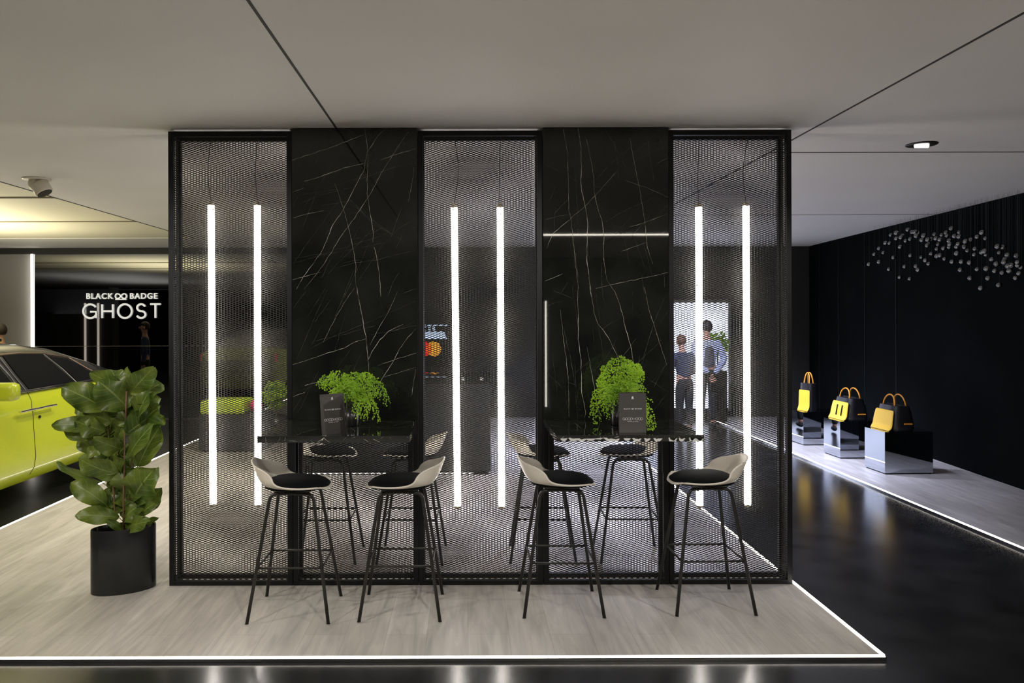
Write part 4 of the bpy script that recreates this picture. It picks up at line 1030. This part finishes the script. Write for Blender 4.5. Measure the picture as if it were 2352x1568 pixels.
V = [(xx(974) + rd * math.cos(R(-aa + 2 * aa * i / 20)), -.004, zz(801) + rd * math.sin(R(-aa + 2 * aa * i / 20))) for i in range(21)] + [(xx(996) + rd * math.cos(R(180 - aa + 2 * aa * i / 20)), -.004, zz(801) + rd * math.sin(R(180 - aa + 2 * aa * i / 20))) for i in range(21)]
b.add(V, [tuple(range(42))]); b.obj('disc_overlap', M['scrM'], t)
# bush by the window
t = bush('window_bush', P(1648, 782, 12.9).x, 12.9, P(0, 790, 12.9).z, .19, 380, 'lime green bush before the bright window, right of the person in the pale shirt', 6, .45)
B().box(-.12, .12, -.12, .12, -t.location.z, 0, bev=.01).obj('stand', M['darkback'], t)
# second dark booth, seen only in the smoked mirror
t = thing('mirrored_booth', 'dark booth with two upright lit tubes, seen reflected in the smoked mirror', 'booth', (-11.3, 4.3, 0))
B().box(-1.2, 1.2, 0, .1, 0, 2.55).box(-1.3, -1.2, -.1, .3, 0, 2.6).box(1.2, 1.3, -.1, .3, 0, 2.6).obj('booth_panel', M['darkback'], t)
for q in (.45, .82): B().tube([(q, .14, .2), (q, .14, 2.15)], .03, 10).obj('lit_tube', mat('warm booth tube', (1, .9, .8), .5, emit=(1, .85, .7), estr=1.1), t)

# ------------------------------------------------------------------ people
def limb(name, chain, m, parent, sub=2):
    "chain: list of (points, radii) grown with a skin modifier from shared joints"
    V = []; E = []; Rr = []; idx = {}
    for pts in chain:
        prev = None
        for (p, r_) in pts:
            key = tuple(round(c, 4) for c in p)
            if key not in idx: idx[key] = len(V); V.append(p); Rr.append(r_)
            if prev is not None and prev != idx[key]: E.append((prev, idx[key]))
            prev = idx[key]
    me = bpy.data.meshes.new(name); me.from_pydata(V, E, []); me.update(); me.materials.append(m)
    o = bpy.data.objects.new(name, me); COL.objects.link(o); o.parent = parent
    md = o.modifiers.new('skin', 'SKIN'); md.use_smooth_shade = True
    for i, r_ in enumerate(Rr):
        d = me.skin_vertices[0].data[i]; d.radius = r_ if isinstance(r_, tuple) else (r_, r_); d.use_root = (i == 0)
    md = o.modifiers.new('sub', 'SUBSURF'); md.levels = 1; md.render_levels = sub
    return o
def person(x, y, rz, h, label, top, back, hairm, pose, lean=0.0, only_bust=False):
    s = h / 1.75; t = thing('person', label, 'person', (x, y, 0), rz); t.scale = (s, s, s)
    lx = lambda p: (p[0], p[1] + lean * max(0, p[2] - .9), p[2])     # faces +Y; lean shifts the upper body
    body = []; pelvis = ((0, 0, .95), (.13, .10))
    C = lambda pts: [((lx(p)), r_) for p, r_ in pts]
    chain = [C([((0, 0, .95), (.13, .10)), ((0, 0, 1.12), (.12, .09)), ((0, 0, 1.30), (.15, .10)), ((0, 0, 1.42), (.10, .07)), ((0, .01, 1.50), (.052, .055)), ((0, .015, 1.56), (.055, .06)), ((0, .02, 1.63), (.075, .092)), ((0, .02, 1.70), (.066, .08))])]
    arms = []
    for sd in (-1, 1):
        if pose == 'behind': pts = [((0, 0, 1.38), (.13, .08)), ((sd * .19, 0, 1.39), .055), ((sd * .27, -.06, 1.12), .042), ((sd * .05, -.19, .90), .032), ((sd * .0 + sd * .015, -.20, .86), .03)]
        elif pose == 'side': pts = [((0, 0, 1.38), (.13, .08)), ((sd * .19, 0, 1.39), .055), ((sd * .235, .0, 1.12), .042), ((sd * .24, .03, .88), .032), ((sd * .24, .035, .84), .028)]
        else: pts = [((0, 0, 1.38), (.13, .08)), ((sd * .19, 0, 1.39), .055), ((sd * .26, .02, 1.12), .042), ((sd * .20, .22, 1.0), .032), ((sd * .17, .29, 1.0), .028)]
        arms.append(pts)
    legs = []
    for sd in (-1, 1): legs.append([((0, 0, .95), (.13, .10)), ((sd * .09, 0, .86), .085), ((sd * .10, .01, .48), .058), ((sd * .105, -.01, .10), .04), ((sd * .11, .06, .05), .038), ((sd * .115, .15, .035), .03)])
    if only_bust is False or True:
        limb('body', [chain[0]] + [C(a) for a in arms] + [C(l) for l in legs], M['skin'], t)
    g = .016
    infl = lambda pts, k=g: [(p, (tuple(q + k for q in r_) if isinstance(r_, tuple) else r_ + k)) for p, r_ in pts]
    limb('shirt' if top == M['shirt'] else 'jacket', [infl(C([((0, 0, .93), (.135, .105)), ((0, 0, 1.12), (.12, .09)), ((0, 0, 1.30), (.15, .10)), ((0, 0, 1.42), (.085, .065)), ((0, 0, 1.46), (.055, .05))]))] + [infl(C([q if i else ((0, 0, 1.30), (.15, .10)) for i, q in enumerate(a[:4])])) for a in arms], top, t)
    if back:
        limb('waistcoat', [infl(C([((0, -.006, .95), (.125, .10)), ((0, -.006, 1.12), (.11, .095)), ((0, -.006, 1.28), (.11, .105)), ((0, -.006, 1.36), (.08, .09))]), .022)], back, t)
    limb('trousers', [infl(C([((0, 0, 1.0), (.12, .095)), ((0, 0, .93), (.13, .10))]))] + [infl(C([((0, 0, .93), (.13, .10))] + l[1:4])) for l in legs], M['trous'], t)
    for sd in (-1, 1): limb('shoe', [[((sd * .105, -.05, .04), .045), ((sd * .11, .05, .04), .046), ((sd * .115, .17, .035), .036)]], M['trous'], t)
    hb = B().ell(lx((0, .005, 1.665)), (.088, .104, .105), 20, 14)
    for v in hb.V:
        if v.y > lx((0, .06, 1.66))[1] and v.z < 1.70: v.y = lx((0, .055, 1.66))[1] - .01
        if v.z < 1.60: v.z = 1.60 + (v.z - 1.60) * .3
    hb.obj('hair', hairm, t, True)
    fc = B(); e = lx((0, .105, 1.64))
    fc.ell((e[0], e[1] + .005, e[2] - .005), (.012, .02, .022), 8, 6)
    for sd in (-1, 1): fc.ell(lx((sd * .088, .02, 1.635)), (.012, .022, .034), 10, 8)
    fc.obj('nose_and_ears', M['skin'], t, True)
    ey = B()
    for sd in (-1, 1): ey.ell(lx((sd * .030, .103, 1.655)), (.013, .008, .008), 8, 6)
    ey.obj('eyes', M['hair'], t)
    B().ell(lx((0, .103, 1.60)), (.025, .008, .006), 8, 6).obj('mouth', mat('lips', (.35, .10, .08), .5), t)
    # hands: palm, four fingers and a thumb each
    for sd in (-1, 1):
        if pose == 'behind': w0 = Vector((sd * .03, -.205, .875)); d = Vector((-sd * .55, -.1, -.8)).normalized()
        elif pose == 'side': w0 = Vector((sd * .24, .035, .85)); d = Vector((0, .12, -1)).normalized()
        else: w0 = Vector((sd * .17, .29, 1.0)); d = Vector((-sd * .2, .95, -.1)).normalized()
        w0 = Vector(lx(w0)); a = d.cross(Vector((0, 1, .2))).normalized() if pose == 'behind' else (Vector((0, 1, .12)).normalized()) if pose == 'side' else d.cross(Vector((0, 0, 1))).normalized(); n1 = d.cross(a)
        ch = [[(tuple(w0), .026), (tuple(w0 + d * .05), (.036, .018))]]
        for k in range(4):
            o_ = w0 + d * .07 + a * (-.028 + .018 * k); l_ = (.062, .072, .068, .052)[k]
            ch.append([(tuple(w0 + d * .05), (.036, .018)), (tuple(o_), .010), (tuple(o_ + d * l_ * .5 + n1 * .008), .009), (tuple(o_ + d * l_ * .9 + n1 * .024), .007)])
        ch.append([(tuple(w0), .026), (tuple(w0 + d * .03 - a * .038), .011), (tuple(w0 + d * .07 - a * .05 + n1 * .01), .009)])
        limb('hand', ch, M['skin'], t, 1)
    return t
person(P(1624, 0, 12.1).x, 12.1, R(6), 1.64, 'person in a pale blue shirt seen from behind, hands clasped behind the back', M['shirt'], M['vest'], M['hair'], 'behind')
person(P(1572, 0, 11.6).x, 11.6, R(20), 1.43, 'person in a navy jacket standing left of the person in the pale shirt', M['navy'], None, M['hairr'], 'front', .12)
person(P(1, 0, 10.9).x, 10.9, R(70), 1.63, 'person with short dark hair behind the roof of the green car', M['navy'], None, M['hair'], 'side')
